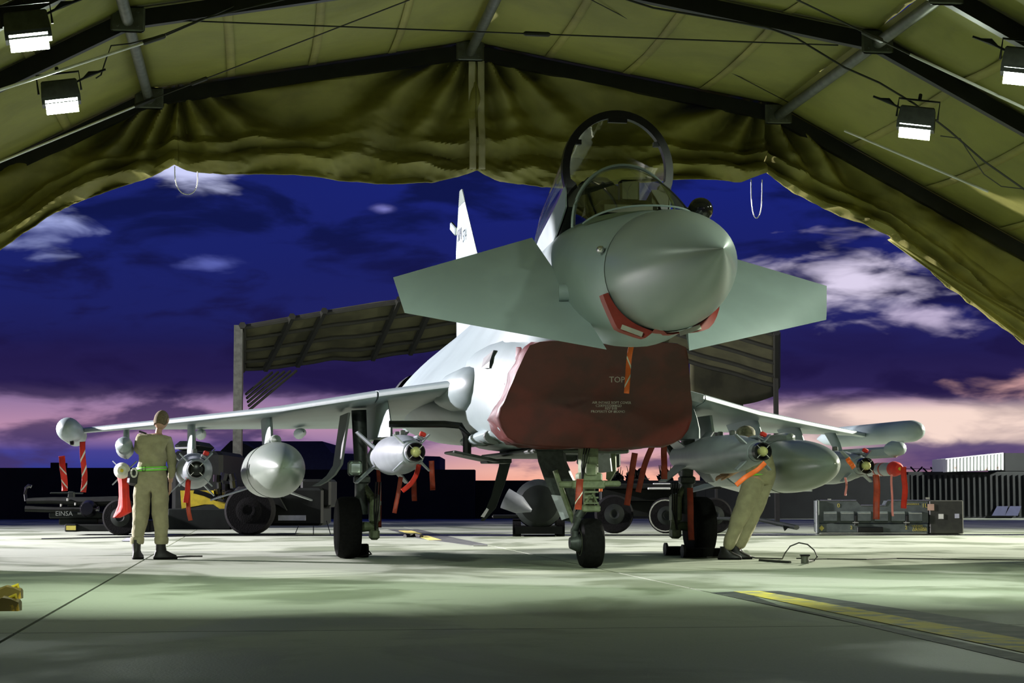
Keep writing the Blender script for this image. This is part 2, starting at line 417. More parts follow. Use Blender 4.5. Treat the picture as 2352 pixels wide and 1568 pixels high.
# -------- rolled-up door curtain
topc=[(-260,520),(0,398),(345,255),(700,195),(1088,132),(1450,205),(1800,278),(2352,592),(2700,800)]
botc=[(-260,800),(0,580),(110,502),(200,455),(330,418),(402,385),(430,396),(520,404),(600,400),(760,414),(900,427),(1000,419),(1060,406),(1092,397),(1150,416),(1280,434),(1420,425),(1540,415),(1640,416),(1700,420),(1752,402),(1850,460),(1960,515),(2030,545),(2100,600),(2352,795),(2700,1060)]
def interp(c,x):
    for (x0,y0),(x1,y1) in zip(c,c[1:]):
        if x<=x1: 
            t=(x-x0)/(x1-x0);return y0+(y1-y0)*t
    return c[-1][1]
cur=thing('door_curtain','olive canvas door curtain rolled up under the end arch of the shelter','curtain',T3(AC,24.1,5.2),TY)
inv=(Matrix.Translation(T3(AC,24.1,5.2))@Matrix.Rotation(TY,4,'Z')).inverted()
nodes_x=[(-1100,-260),(-260,410),(410,1090),(1090,1752),(1752,2700)]
def ridge(x): return 1-abs(2*(x%1)-1)
def curtain_fn(x0,x1):
    def fn(u,v):
        px=x0+(x1-x0)*u;yt=interp(topc,px)-50;yb=interp(botc,px)
        py=yt+(yb-yt)*v
        a,z=tl(px,py,24.15)
        p=u;sw=4*p*(1-p)
        low=max(0,min(1,(v-.55)/.2))
        # gathered rolls along the hem
        ph=v*5.2+sw*.55*(1 if x1<2000 else .3)+.55*noise.noise(Vector((px*.004,v*2,1)))+.25*noise.noise(Vector((px*.013,v*4,7)))
        roll=(ridge(ph)-.5)*.27*low*(.45+.75*abs(noise.noise(Vector((px*.006,v*3,11)))*1.6))
        # swags radiating from the joints
        d0=math.hypot((px-x0)*.9,(py-yt)+5);d1=math.hypot((px-x1)*.9,(py-yt)+5)
        a0=math.atan2(py-yt+30,px-x0+10);a1=math.atan2(py-yt+30,x1-px+10)
        f0=math.exp(-d0/340);f1=math.exp(-d1/340)
        sg=.20*(math.sin(a0*15+1.2*noise.noise(Vector((px*.006,py*.006,2))))*f0+math.sin(a1*15+1+1.2*noise.noise(Vector((px*.006,py*.006,5))))*f1)
        sf=.16*noise.noise(Vector((px*.0045,py*.009,3)))+.07*noise.noise(Vector((px*.016+py*.012,py*.03,8)))+.03*noise.noise(Vector((px*.05-py*.03,py*.08,18)))*(.4+low)+.035*ridge(px*.004+py*.011+.8*noise.noise(Vector((px*.004,py*.01,20))))
        dd=(sg*(1-low*.5)+sf*(.45+.55*v)+roll)*min(1,v*5)-.10*low
        return inv@T3(a,24.12+dd,z)
    return fn
for (x0,x1) in nodes_x[1:]:
    obj('curtain_panel',MB().grid(curtain_fn(x0,x1),170,80),'curtain',cur,solid=.01)
# hanging straps in the middle, edge hem tube
for dx in(-11,10):
    def fn(u,v):
        px=1092+dx+(u-.5)*15;py=134+(262)*v;a,z=tl(px,py,24.12)
        dd=.03*noise.noise(Vector((v*7,dx,0)))-.14-.1*max(0,min(1,(v-.5)/.2))
        return inv@T3(a,24.12+dd,z)
    obj('strap',MB().grid(fn,4,40),'strap',cur,solid=.008)
# loosely pulled-back side flap on the right
def fn(u,v):
    tx=2035+(2700-2035)*u;yt=548+(930-548)*u**1.0+4;yb=552+(1062-552)*u
    py=yt-60*u*0+(yb-yt)*v
    a,z=tl(tx,py,24.0);return inv@T3(a,23.86+.05*math.sin(v*9+u*3)+.06*noise.noise(Vector((u*6,v*3,1))),z)
obj('curtain_flap',MB().grid(fn,60,16),'curtain',cur,solid=.01)
# white cord loops hanging from the curtain
def cordloop(name,lab,x0,x1,yt0,yt1,yb):
    pts=[]
    for k in range(25):
        f=k/24;x=(x0+x1)/2+(x1-x0)/2*(-math.cos(PI*f));y=(yt0+(yt1-yt0)*f)+(yb-max(yt0,yt1))*math.sin(PI*f)**.55
        a,z=tl(x,y,24);pts.append(T3(a,23.8,z))
    tag(obj(name,MB().tube(pts,.006,6),'cord'),lab,'cord')
cordloop('cord_loop','thin white cord looping below the left curtain corner',403,455,388,400,458)
cordloop('cord_loop','thin white cord looping below the right curtain corner beside the cockpit',1716,1741,418,418,506)
# tension cables and rods under the roof
def cable(pa,pb,lab,r=.009,m='cable',turn=None,sag=0):
    pts=[Vector(pa).lerp(Vector(pb),k/16)-Vector((0,0,sag*math.sin(PI*k/16))) for k in range(17)]
    t=thing('tension_cable',lab,'cable',pts[0])
    mb=MB().tube([p-pts[0] for p in pts],r,8);obj('cable',mb,m,t)
    if turn:
        c=Vector(pa).lerp(Vector(pb),turn)-pts[0];d=(Vector(pb)-Vector(pa)).normalized()
        obj('turnbuckle',MB().tube([c-d*.14,c-d*.12,c+d*.12,c+d*.14],[.012,.026,.026,.012],8),'cable',t)
def P(px,py,t):
    a,z=tl(px,py,t);return T3(a,t,z)
cable(P(-20,213,18.6),P(380,82,19.6),'bright steel rod crossing under the upper left floodlight',.014,'rod',.93)
cable(P(380,82,19.6),P(640,-30,20.2),'dark end of the left roof cable running up to the ridge',.008)
cable(P(-20,380,23.0),P(350,228,23.6),'bright steel rod along the lower left arch beam',.014,'rod',.95)
cable(P(350,228,23.6),P(940,0,20.6),'thin cable rising from the left arch joint to the ridge',.008,'cable',.2)
cable(P(350,45,20),P(1925,104,20),'long dark cable strung level between the two upper joints',.008,'cable',.55,.0)
cable(P(1320,-20,20.6),P(1830,245,23.7),'thin cable falling from the ridge to the right end joint',.006)
cable(P(1770,-30,17.6),P(2090,125,18.4),'dark cable end with turnbuckle at the upper right',.009,'cable',.72)
cable(P(2090,125,18.4),P(2400,270,18.0),'bright steel rod at the upper right near the edge',.014,'rod')
cable(P(1940,300,22.6),P(2270,440,21.6),'bright steel rod below the right floodlight',.014,'rod')
def wire(name,lab,pts,r,m='cable',cat='cable'):
    return tag(obj(name,MB().tube(pts,r,8),m),lab,cat)
wire('power_cable','black power cable clipped along the second right arch beam',[P(1380,-20,19.7),P(1500,18,19.7),P(1640,42,19.7),P(1760,62,19.7),P(1830,88,19.7),P(1940,155,19.7),P(2020,190,19.7),P(2100,238,19.7),P(2180,300,19.7),P(2260,370,19.7),P(2360,440,19.7)],.011)
wire('power_cable','thin black cable drooping from the right floodlight to the edge',[P(2160,312,19.6),P(2205,318,19.6),P(2222,345,19.6),P(2260,400,19.6),P(2300,428,19.6),P(2370,436,19.6)],.006)
wire('power_cable','black power cable sagging along the left roof to the two floodlights',[P(690,-10,19.8),P(560,20,19.8),P(460,45,19.8),P(370,82,19.8),P(300,100,19.8),P(255,105,19.8),P(244,135,19.8),P(232,172,19.8),P(220,180,19.8)],.008)
# ================================================================== FLOODLIGHTS
def floodlight(p,lab,yawd,sc_=1.0,tilt=35,group=None,plug=1,pw=None,spread=180):
    t=thing('floodlight',lab,'lamp',p,math.radians(yawd),group);t.rotation_euler.y=math.radians(-9 if yawd>0 else 9)
    s=sc_
    mb=MB();mb.loft([[Vector((x*s*w,y*s*d,z*s)) for x,y in((-1,-1),(1,-1),(1,1),(-1,1))] for z,w,d in((.12,.17,.07),(.10,.185,.10),(-.06,.20,.13),(-.13,.20,.10))])
    obj('housing',mb,'lamp_case',t,smooth=False)
    R=Matrix.Rotation(math.radians(-tilt),3,'X')
    mb=MB().box((0,-.045*s,-.143*s),(.27*s,.125*s,.012*s),R,.004);obj('lamp_glass',mb,'lamp_face',t,smooth=False)
    mb=MB();mb.box((0,-.04*s,-.125*s),(.33*s,.18*s,.02*s),R);obj('bezel',mb,'lamp_case',t,smooth=False)
    mb=MB().tube([(-.22*s,0,0),(-.22*s,0,.2*s),(.22*s,0,.2*s),(.22*s,0,0)],.012*s,6);mb.tube([(0,0,.2*s),(0,.03,.27*s)],.02*s,8);obj('bracket',mb,'black',t)
    mb=MB().tube([(.18*s*plug,0,.09*s),(.26*s*plug,0,.12*s),(.33*s*plug,0,.16*s),(.42*s*plug,0,.17*s),(.50*s*plug,0,.19*s)],[.012*s,.012*s,.032*s,.014*s,.012*s],8);obj('plug',mb,'black',t)
    for kx in range(3):
        obj('cooling_fin',MB().box(((-.1+.1*kx)*s,.10*s,.05*s),(.012*s,.06*s,.14*s)),'lamp_case',t,smooth=False)
    d=bpy.data.lights.new('floodlight_light','AREA');d.shape='RECTANGLE';d.size=.33*s;d.size_y=.17*s;d.energy=pw or LAMPW;d.spread=math.radians(spread);d.color=LAMPCOL
    o=bpy.data.objects.new('floodlight_light',d);C.objects.link(o);o.parent=t
    n=R@Vector((0,0,-1));o.location=Vector((0,-.045*s,-.14*s))+n*.03;o.rotation_euler=n.to_track_quat('-Z','Y').to_euler()
    o.visible_camera=True
    return t
floodlight(P(62,60,17.6),'lit floodlight hanging at the upper left corner',12,1.0,50)
floodlight(P(138,212,19.6),'lit floodlight below the second left arch beam',12,.93,50)
floodlight(P(2106,272,19.6),'lit floodlight below the second right arch beam',-14,.95,55,plug=-1,pw=50)
floodlight(P(2352,142,17.6),'lit floodlight cut off by the right edge',-14,1.0,55,plug=-1,pw=50)
for t_,g in((13.3,0),):
    for sgn in(-1,1):
        floodlight(T3(AC+sgn*3.3,t_,5.15),'lit floodlight on the %s side of the shelter, %s arch from the camera'%('left' if sgn<0 else 'right','nearest'),sgn*-12,1.0,-42,plug=-sgn,pw=230,spread=96)
# ================================================================== AIRCRAFT
jet=thing('fighter_jet','grey twin-engined delta-wing fighter jet with open canopy parked nose-out','aircraft',(NX,NY,0),PSI)
def radome_prof(n=26,z0=0):
    return [(1.9*(k/n)**1.35,.585*(1-(1-(k/n)**1.35)**1.72)) for k in range(n+1)]
mb=MB()
rings=[]
for s,r in radome_prof():
    q=s/1.9;zc=2.85+.02*q
    rings.append([Vector((r*math.cos(a),s,zc+r*.965*math.sin(a))) for a in[2*PI*k/56 for k in range(56)]])
mb.loft(rings);obj('nose_cone',mb,'jet_radome',jet,angle=60)
def circ(a,top,bot,n=13,p=2):
    zc=(top+bot)/2;h=(top-bot)/2
    return [(a*math.sin(PI*k/(n-1)),zc+h*math.cos(PI*k/(n-1))) for k in range(n)]
secs=[(1.905,circ(.588,3.43,2.31)),(2.5,circ(.64,3.53,2.28)),
(3.3,[(0,3.60),(.25,3.59),(.47,3.50),(.60,3.28),(.665,2.98),(.60,2.62),(.44,2.38),(.22,2.28),(0,2.26)]),
(4.4,[(0,3.60),(.3,3.59),(.52,3.50),(.65,3.28),(.70,2.95),(.66,2.65),(.5,2.46),(.28,2.38),(0,2.36)]),
(5.6,[(0,3.78),(.28,3.70),(.48,3.50),(.64,3.22),(.74,2.92),(.82,2.6),(.86,2.3),(.84,2.0),(.8,1.7),(.7,1.5),(.4,1.4),(0,1.4)]),
(7.0,[(0,3.72),(.26,3.62),(.48,3.36),(.62,3.06),(.76,2.72),(.96,2.38),(1.08,2.1),(1.06,1.74),(.9,1.46),(.5,1.34),(0,1.32)]),
(8.5,[(0,3.62),(.24,3.52),(.45,3.24),(.62,2.98),(.90,2.62),(1.22,2.25),(1.36,2.0),(1.2,1.7),(.9,1.48),(.5,1.38),(0,1.36)]),
(10,[(0,3.5),(.22,3.4),(.42,3.16),(.62,2.96),(1.0,2.58),(1.30,2.25),(1.42,2.05),(1.3,1.75),(.9,1.5),(.5,1.44),(0,1.42)]),
(12.5,[(0,3.2),(.2,3.1),(.5,2.92),(.75,2.75),(1.05,2.45),(1.25,2.15),(1.2,1.9),(1.0,1.68),(.7,1.56),(.4,1.52),(0,1.5)]),
(15.0,[(0,2.9),(.25,2.85),(.5,2.75),(.8,2.5),(1.0,2.25),(.95,2.0),(.8,1.8),(.5,1.72),(0,1.75)])]
NR=26
def loftsecs(secs,step=.16):
    R=[(s,resamp([(w,0,z) for w,z in r],NR)) for s,r in secs];out=[]
    for i in range(len(R)-1):
        s0,r0=R[i];s1,r1=R[i+1];rm=R[max(i-1,0)][1];rp=R[min(i+2,len(R)-1)][1]
        n=max(2,int((s1-s0)/step))
        for k in range(n+(i==len(R)-2)):
            t=k/n;h=[cat1(rm[j],r0[j],r1[j],rp[j],t) for j in range(NR)]
            half=[Vector((max(p.x,0),s0+(s1-s0)*t,p.z)) for p in h]
            half[0].x=0;half[-1].x=0
            out.append(half+[Vector((-p.x,p.y,p.z)) for p in half[-2:0:-1]])
    return out
obj('fuselage',MB().loft(loftsecs(secs)),'jet',jet,angle=50)
# radome joint ring
mb=MB();rg=[Vector((.59*math.cos(a),1.90,2.87+.567*math.sin(a))) for a in[2*PI*k/56 for k in range(57)]];mb.tube(rg,.0025,6,False);obj('joint_ring',mb,'jet_dark',jet)
# chine / access panel lines and air data probes
for sg in(-1,1):
    w,z=-.60*sg,3.07
    mb=MB().lathe([(-.05,.0),(-.03,.022),(.0,.034),(.05,.036)],(w,1.98,z),(0,1,0),12);obj('air_data_probe',mb,'steel',jet)
# infrared sensor ball on the right of the photo
mb=MB();mb.lathe([(0,.10),(.05,.115),(.4,.13),(.9,.10),(1.3,.02)],(.53,2.65,3.50),(-.03,1,.03),18);obj('sensor_fairing',mb,'jet',jet)
mb=MB();mb.lathe([(.13*(1-math.cos(PI*k/14)),.122*math.sin(PI*k/14)) for k in range(15)],(.545,2.50,3.56),(0,1,0),22);mat('gloss_black',(.008,.008,.009),.08,0);sb=obj('sensor_ball',mb,'gloss_black',jet);sb['label']='glossy black sensor ball'
M['black'].node_tree.nodes['Principled BSDF'].inputs['Roughness'].default_value=.3
# cockpit tub and interior
mb=MB().box((0,4.4,3.50),(.8,1.9,.3),None,.05);obj('cockpit',mb,'black',jet)
mb=MB();mb.box((0,3.5,3.66),(.62,.3,.2),None,.06);mb.box((0,3.35,3.84),(.2,.12,.22),None,.02);obj('instrument_shroud',mb,'black',jet)
mb=MB();mb.box((0,4.7,3.85),(.44,.16,.62),Matrix.Rotation(-.25,3,'X'),.05);mb.box((0,4.76,4.12),(.3,.14,.16),None,.04);obj('ejection_seat',mb,'gear_dark',jet)
# windscreen
def bow(s,hw,ztop,zb,n=28,lean=.0,p=1.0):
    out=[]
    for k in range(n+1):
        a=PI*k/n;x=-hw*math.cos(a);q=math.sin(a)
        out.append(Vector((x,s+lean*(1-q),zb+(ztop-zb)*q**.9)))
    return out
def wsfn(u,v):
    # v: 0 front foot, 1 rear bow
    b=bow(3.52,.535,4.12,3.50,28)
    k=u*28;i=min(int(k),27);e=b[i].lerp(b[i+1],k-i)
    a=PI*u;f=Vector((-.50*math.cos(a)*1.05,2.25+.85*(1-math.sin(a))**1.3,3.47+.07*math.sin(a)))
    t=v**.9;m=f.lerp(e,t);m.z+=.05*math.sin(PI*t)*math.sin(a);return m
obj('windscreen',MB().grid(wsfn,28,14),'glass',jet)
mb=MB().tube(bow(3.53,.545,4.135,3.48,30),.015,8);mb.tube([wsfn(k/28,0)+Vector((0,0,-.005)) for k in range(29)],.010,6);obj('windscreen_frame',mb,'jet',jet)
# coaming below the glass
# canopy: raised about its rear hinge
R_c=.575
def cbow(s,zc,r,wid=1.0,n=36,a0=-.42):
    out=[]
    for k in range(n+1):
        a=a0+(PI-2*a0)*k/n;out.append(Vector((-r*wid*math.cos(a),s,zc+r*math.sin(a)*1.08)))
    return out
def canopyfn(u,v):
    s=3.80+2.5*v;zc=4.13-.66*v**.9;r=R_c*(1-.06*v)-.30*max(0,v-.55)**1.3
    a0=-.42;a=a0+(PI-2*a0)*u
    return Vector((-r*math.cos(a),s+.25*(1-math.sin(a))*0,zc+r*(1.06-.5*v*v)*math.sin(a)))
obj('canopy',MB().grid(canopyfn,34,20),'glass_canopy',jet)
ro=cbow(3.80,4.13,R_c);
mb=MB();ring=[]
outer=[canopyfn(k/36,0) for k in range(37)]
cen=Vector((0,3.8,4.13))
rings=[]
for k,p in enumerate(outer):
    d=(p-cen);d.normalize();th_=.065
    if k in(0,1,35,36): th_=.11
    rings.append([p+d*.012,p+d*.012+Vector((0,.09,0)),p-d*th_+Vector((0,.09,0)),p-d*th_])
mb.loft(rings);
for kk in(9,27): 
    p=outer[kk];d=(p-cen).normalized();mb.box(p-d*.09+Vector((0,.04,0)),(.05,.06,.05))
mb.box(outer[18]+Vector((0,.03,-.09)),(.2,.05,.05));obj('canopy_frame',mb,'black',jet,angle=40)
for sg in(0,1):
    pts=[canopyfn(sg,k/10) for k in range(11)]
    mb=MB();rings=[]
    for k,p in enumerate(pts):
        sx_=-1 if sg==0 else 1;h=.15+.14*math.sin(PI*k/10);w_=.17
        rings.append([p+Vector((sx_*.02,0,.05)),p+Vector((-sx_*w_,0,.05)),p+Vector((-sx_*w_,0,-h)),p+Vector((sx_*.0,0,-h))])
    mb.loft(rings);obj('canopy_rail',mb,'black',jet,angle=40)
    mb=MB();rings=[]
    for k,p in enumerate(pts):
        sx_=-1 if sg==0 else 1;h=.13+.10*math.sin(PI*k/10)
        rings.append([p+Vector((sx_*.035,0,.09)),p+Vector((sx_*.02,0,.09)),p+Vector((sx_*.015,0,-h-.02)),p+Vector((sx_*.03,0,-h-.02))])
    mb.loft(rings);obj('canopy_skirt',mb,'jet',jet,angle=40)
# foreplanes, drooped
def foreplane(sg):
    LEr=Vector((.41,2.59,2.18));TEr=Vector((.78,4.45,3.49));LEt=Vector((2.215,3.77,2.61));TEt=Vector((2.305,4.0,2.99))
    n=(TEr-LEr).cross(LEt-LEr).normalized()
    rings=[]
    for q in range(9):
        u=q/8;le=LEr.lerp(LEt,u);te=TEr.lerp(TEt,u);th_=.055*(1-u)+.018
        top=[];bot=[]
        for k in range(9):
            c=k/8;p=le.lerp(te,c);hgt=th_*2.6*(math.sqrt(c)*.5-.5*c)*1.0+.0015
            top.append(p+n*hgt);bot.append(p-n*hgt)
        rings.append(top+bot[::-1])
    mb=MB().loft(rings)
    if sg<0: mb.mirror()
    o=obj('foreplane',mb,'jet',jet,angle=30)
    mb=MB().tube([Vector((.45,3.3,2.8)),Vector((.72,3.35,2.80))],.09,14)
    if sg<0: mb.mirror()
    obj('pivot_fairing',mb,'jet',o)
    return o
for sg in(1,-1): foreplane(sg)
# air intake body
face=[(0,4.3,2.37),(.35,4.3,2.37),(.62,4.3,2.37),(.80,4.32,2.34),(.86,4.4,2.24),(.95,4.65,1.95),(1.03,4.88,1.70),(1.035,4.93,1.60),(.99,4.95,1.47),(.90,4.95,1.38),(.74,4.95,1.335),(.4,4.95,1.315),(0,4.95,1.31)]
def ringof(off=0,ds=0,sc_=1.0,blend=None,bt=0):
    pts=resamp([Vector(p) for p in face],NR)
    out=[]
    for p in pts:
        q=Vector((p.x*sc_,p.y+ds,1.85+(p.z-1.85)*sc_))
        if off:
            d=Vector((p.x,0,p.z-1.85));d.normalize();q+=d*off
        out.append(q)
    if blend:
        b=[Vector((w,0,z)) for w,z in blend];b=resamp(b,NR)
        for q,c in zip(out,b): q.x=q.x*(1-bt)+c.x*bt;q.z=q.z*(1-bt)+c.z*bt
    out[0].x=0;out[-1].x=0
    return out+[Vector((-p.x,p.y,p.z)) for p in out[-2:0:-1]]
body_sec=[(0,2.6),(.5,2.62),(.80,2.56),(1.0,2.38),(1.09,2.1),(1.09,1.78),(.98,1.55),(.8,1.38),(.45,1.32),(0,1.30)]
rings=[ringof(0,.02),ringof(0,.4,1,body_sec,.15),ringof(0,.9,1,body_sec,.5),ringof(0,1.5,1,body_sec,.9),ringof(0,2.2,1,body_sec,1.0),ringof(-.02,3.2,1,body_sec,1.0)]
obj('air_intake',MB().loft(rings),'jet',jet,angle=60)
# small slotted vents on the shoulder
vp=[Vector((-1.07,6.0,2.24))]
vpp=[Vector((loc(x,y,s_)[0],s_,loc(x,y,s_)[1])) for x,y,s_ in((1137,804,5.75),(1128,830,5.7),(1127,845,5.7),(1109,845,5.9),(1114,823,5.95))]
obj('vent_panel',MB().prism([p-Vector((.02,.02,0)) for p in vpp],(.14,.14,0)),'jet_dark',jet,smooth=False)
# wings
def LE(w): return 6.55+(w-.95)*1.13
def zLE(w): 
    c=[(.8,2.12),(1,2.10),(2,2.0),(3.1,1.86),(4.4,1.76),(5.7,1.67)]
    return interp(c,w)
def TEs(w): return 13.9-.08*w
def zTE(w): return 1.80-.012*w
def wingpt(w,c,side,slat=False):
    s=LE(w)+(TEs(w)-LE(w))*c;tk=.30*(1-(w-.95)/6.2)
    yt=tk*(1.48*math.sqrt(c)-.63*c-1.76*c*c+1.42*c**3-.508*c**4)*.78+.002
    z=zLE(w)+(zTE(w)-zLE(w))*c
    return Vector((w,s,z+side*yt*(1.0 if side>0 else .8)))
def wingloft(w0,w1,c0,c1,nw,nc,grow=0):
    rings=[]
    for i in range(nw+1):
        w=w0+(w1-w0)*i/nw
        cs=[c0+(c1-c0)*(k/nc)**1.6 for k in range(nc+1)]
        rings.append([wingpt(w,c,1)+Vector((0,0,grow)) for c in cs]+[wingpt(w,c,-1)-Vector((0,0,grow)) for c in cs[::-1]])
    return MB().loft(rings)
for sg in(1,-1):
    mb=wingloft(.9,5.62,.035,1,14,18)
    if sg<0: mb.mirror()
    wg=obj('wing',mb,'jet',jet,angle=40)
    for a,b in((1.12,2.02),(2.04,5.6)):
        mb=wingloft(a,b,0,.075,10,8,.018)
        for p in mb.v: p.z-=.012;p.y-=.03
        if sg<0: mb.mirror()
        obj('leading_edge_slat',mb,'jet',wg,angle=40)
    # root fairing bulge
    mb=MB().lathe([(0,.02),(.08,.14),(.25,.22),(.6,.26),(1.2,.24),(2.2,.10)],(.98*1,6.35,2.04),(.10,1,-.02),20)
    if sg<0: mb.mirror()
    obj('wing_root_fairing',mb,'jet',jet)
    # flap track fairings
    for w in(2.6,4.0):
        mb=MB().lathe([(0,.01),(.3,.06),(.9,.08),(1.6,.01)],(w,11.9,zTE(w)-.10),(0,1,0),12)
        if sg<0: mb.mirror()
        obj('actuator_fairing',mb,'jet',wg)
    # tip pods
    mb=MB();zp=1.64 if sg<0 else 1.68
    mb.lathe([(0,.012),(.04,.07),(.13,.12),(.3,.15),(.6,.155),(3.2,.155),(3.9,.10),(4.3,.02)],(5.76*sg,10.05,zp),(0,1,0),26)
    pd=obj('wing_tip_pod',mb,'jet',jet)
    mb=MB().box((5.72*sg,10.75,zp-.17),(.05,.22,.06),None,.01);obj('blade_antenna',mb,'black',pd)
    # pylons
    def pylon(w,s1,zb,tt,tb,drop=.45,name='pylon'):
        rings=[];zt=zLE(w)+.02
        for f in(0,.12,.3,.55,.8,1):
            z=zt+(zb-zt)*f;s0=LE(w)+.42-drop*math.sin(f*PI/2)*(1 if f<.9 else .93);th_=tt+(tb-tt)*f;rg=[];e1=s1-.6*f
            for k in range(20):
                a=2*PI*k/20;rg.append(Vector((w*sg+th_/2*math.sin(a),(s0+e1)/2-(e1-s0)/2*(abs(math.cos(a))**.8)*(1 if math.cos(a)>=0 else -1),z)))
            rings.append(rg)
        return obj(name,MB().loft(rings),'jet',jet)
    pylon(1.9,10.6,1.48,.07,.19,.5)
    pylon(3.22,11.0,1.43,.12,.12,.35)
    pylon(4.17,11.6,1.33,.10,.12,.35)
    pylon(5.03,12.0,1.38,.08,.09,.35)
    # launcher rail under outer pylon
    mb=MB().box((5.03*sg,10.6,1.36),(.11,3.0,.15),None,.03);mb.lathe([(0,.01),(.1,.09),(.35,.11),(.5,.08)],(5.03*sg,8.85,1.40),(0,1,0),14)
    obj('launch_rail',mb,'jet',jet)
# fin
def finpt(h,c,side):
    ls=interp([(3.0,9.6),(3.45,10.8),(4.2,12.6),(5.2,13.85),(5.52,14.25)],h);ts=interp([(3.0,14.75),(4.6,14.85),(5.3,14.6),(5.52,14.5)],h)
    s=ls+(ts-ls)*c;tk=.13*(1-(h-3)/3.4);y=tk*2.2*(math.sqrt(c)*.5-.5*c)+.004
    return Vector((side*y,s,h))
def finloft(h0,h1,n):
    return MB().loft([[finpt(h0+(h1-h0)*i/n,k/14,1) for k in range(15)]+[finpt(h0+(h1-h0)*i/n,k/14,-1) for k in range(14,-1,-1)] for i in range(n+1)])
fin=obj('tail_fin',finloft(3.0,5.28,10),'jet',jet)
ft=obj('fin_tip',finloft(5.285,5.52,4),'tank',fin);ft['label']='dark green-grey fin tip'
mb=MB().box((-.02,15.0,5.0),(.05,.5,.14),Matrix.Rotation(.3,3,'X'),.02);obj('fin_tip_fairing',mb,'jet',fin)
text('tail_number','574',.26,'text_dark',(-.095,13.9,4.75),Matrix.Rotation(-PI/2,4,'Z')@UP,fin,.004)
for sg in(-1,1):
    obj('exhaust_nozzle',MB().lathe([(0,.46),(.4,.46),(.85,.38),(.8,.34),(.1,.3)],(.5*sg,14.95,2.25),(0,1,0),24,False),'gear_dark',jet)
# belly details: recessed bay lines, dark keel, ventral recess fairing with bands
mb=MB().tube([(-.95,7.6,1.42),(-.9,6.6,1.45),(-.82,5.9,1.50),(-.74,5.4,1.5)],[.11,.14,.13,.05],14,True,.6);vf=obj('belly_fairing',mb,'jet',jet)
for s in(6.1,6.5,7.0):
    obj('band',MB().tube([(-.88+.02*(s-6.1),s,1.445),(-.885,s+.05,1.445)],.135,14,True,.66),'jet_dark',vf)
mb=MB().box((0,7.4,1.275),(1.1,3.6,.05),None,.02);obj('belly_panel',mb,'jet_dark',jet,smooth=False)
mb=MB().tube([(-1.95,7.3,1.62),(-1.3,7.2,1.62),(-1.12,7.15,1.60),(-1.05,7.1,1.48),(-1.05,7.1,1.25)],.05,8,True,.8);obj('gear_door_hinge',mb,'black',jet)
mb=MB().box((-.95,7.4,1.24),(.55,.8,.03),Matrix.Rotation(.2,3,'Y'),.01);mb.box((-.62,7.6,1.19),(.3,.5,.05),None,.01);obj('airbrake_actuator',mb,'gear_dark',jet,smooth=False)
mb=MB()
for x,z,h in((.35,1.22,.16),(.62,1.2,.18),(.1,1.24,.12)): mb.box((x,6.9,z),(.2,.3,h),None,.02)
obj('belly_equipment',mb,'gear_dark',jet,smooth=False)
obj('inspection_plate',MB().box((1.52,6.42,1.93),(.22,.02,.10),Matrix.Rotation(.25,3,'Y')),'door_grey',jet,smooth=False)
# ---- landing gear
def wheel(mb,c,r,w,n=36):
    return mb.lathe([(-w/2,r*.55),(-w/2,r*.80),(-w/2*.9,r*.92),(-w/2*.6,r*.985),(0,r),(w/2*.6,r*.985),(w/2*.9,r*.92),(w/2,r*.80),(w/2,r*.55)],c,(1,0,0),n)
ng=MB()
ng.box((-.02,5.18,1.18),(.19,.2,.34),None,.02);ng.box((-.02,5.15,.98),(.26,.22,.10),None,.02)
ng.box((-.04,5.1,.90),(.36,.10,.09),None,.015);ng.box((.16,5.1,.91),(.32,.07,.06),None,.015);ng.box((-.24,5.12,.90),(.24,.07,.07),None,.015)
ng.tube([(-.01,5.18,.9),(-.01,5.18,.62)],.068,14);ng.box((-.01,5.13,.64),(.2,.15,.07),None,.012)
ng.box((-.02,5.05,1.06),(.12,.05,.13),None,.01)
for z in(.70,.76,.82,1.10,1.25): ng.box((-.01,5.09,z),(.16,.03,.018))
ng.tube([(-.1,5.1,.66),(-.02,5.06,.78)],.013,6);ng.tube([(.08,5.1,.66),(.0,5.06,.80)],.013,6)
leg=obj('nose_gear_leg',ng,'gear_green',jet,smooth=True,angle=25)
obj('hole',MB().box((-.03,5.068,1.06),(.07,.01,.06)),'black',leg,smooth=False)
mb=MB().tube([(-.06,5.15,.66),(-.14,5.17,.55),(-.175,5.18,.40),(-.165,5.18,.27)],[.05,.05,.045,.05],12);mb.lathe([(-.07,.06),(.0,.09),(.08,.10)],(-.16,5.18,.27),(1,0,0),16);obj('fork',mb,'gear_dark',leg)
obj('tyre',wheel(MB(),(0,5.18,.268),.268,.235),'rubber',leg)
mb=MB().lathe([(-.085,.03),(-.09,.05),(-.07,.10),(-.10,.135),(-.06,.15),(.1,.15)],(-.02,5.18,.268),(1,0,0),24);obj('wheel_hub',mb,'gear_green',leg)
for k in range(3):
    mb=MB().tube([(-.03-.03*k,5.05,1.3),(-.09-.02*k,5.02,1.1),(-.12,5.02,.95)],.008,6);obj('hydraulic_hose',mb,'black',leg)
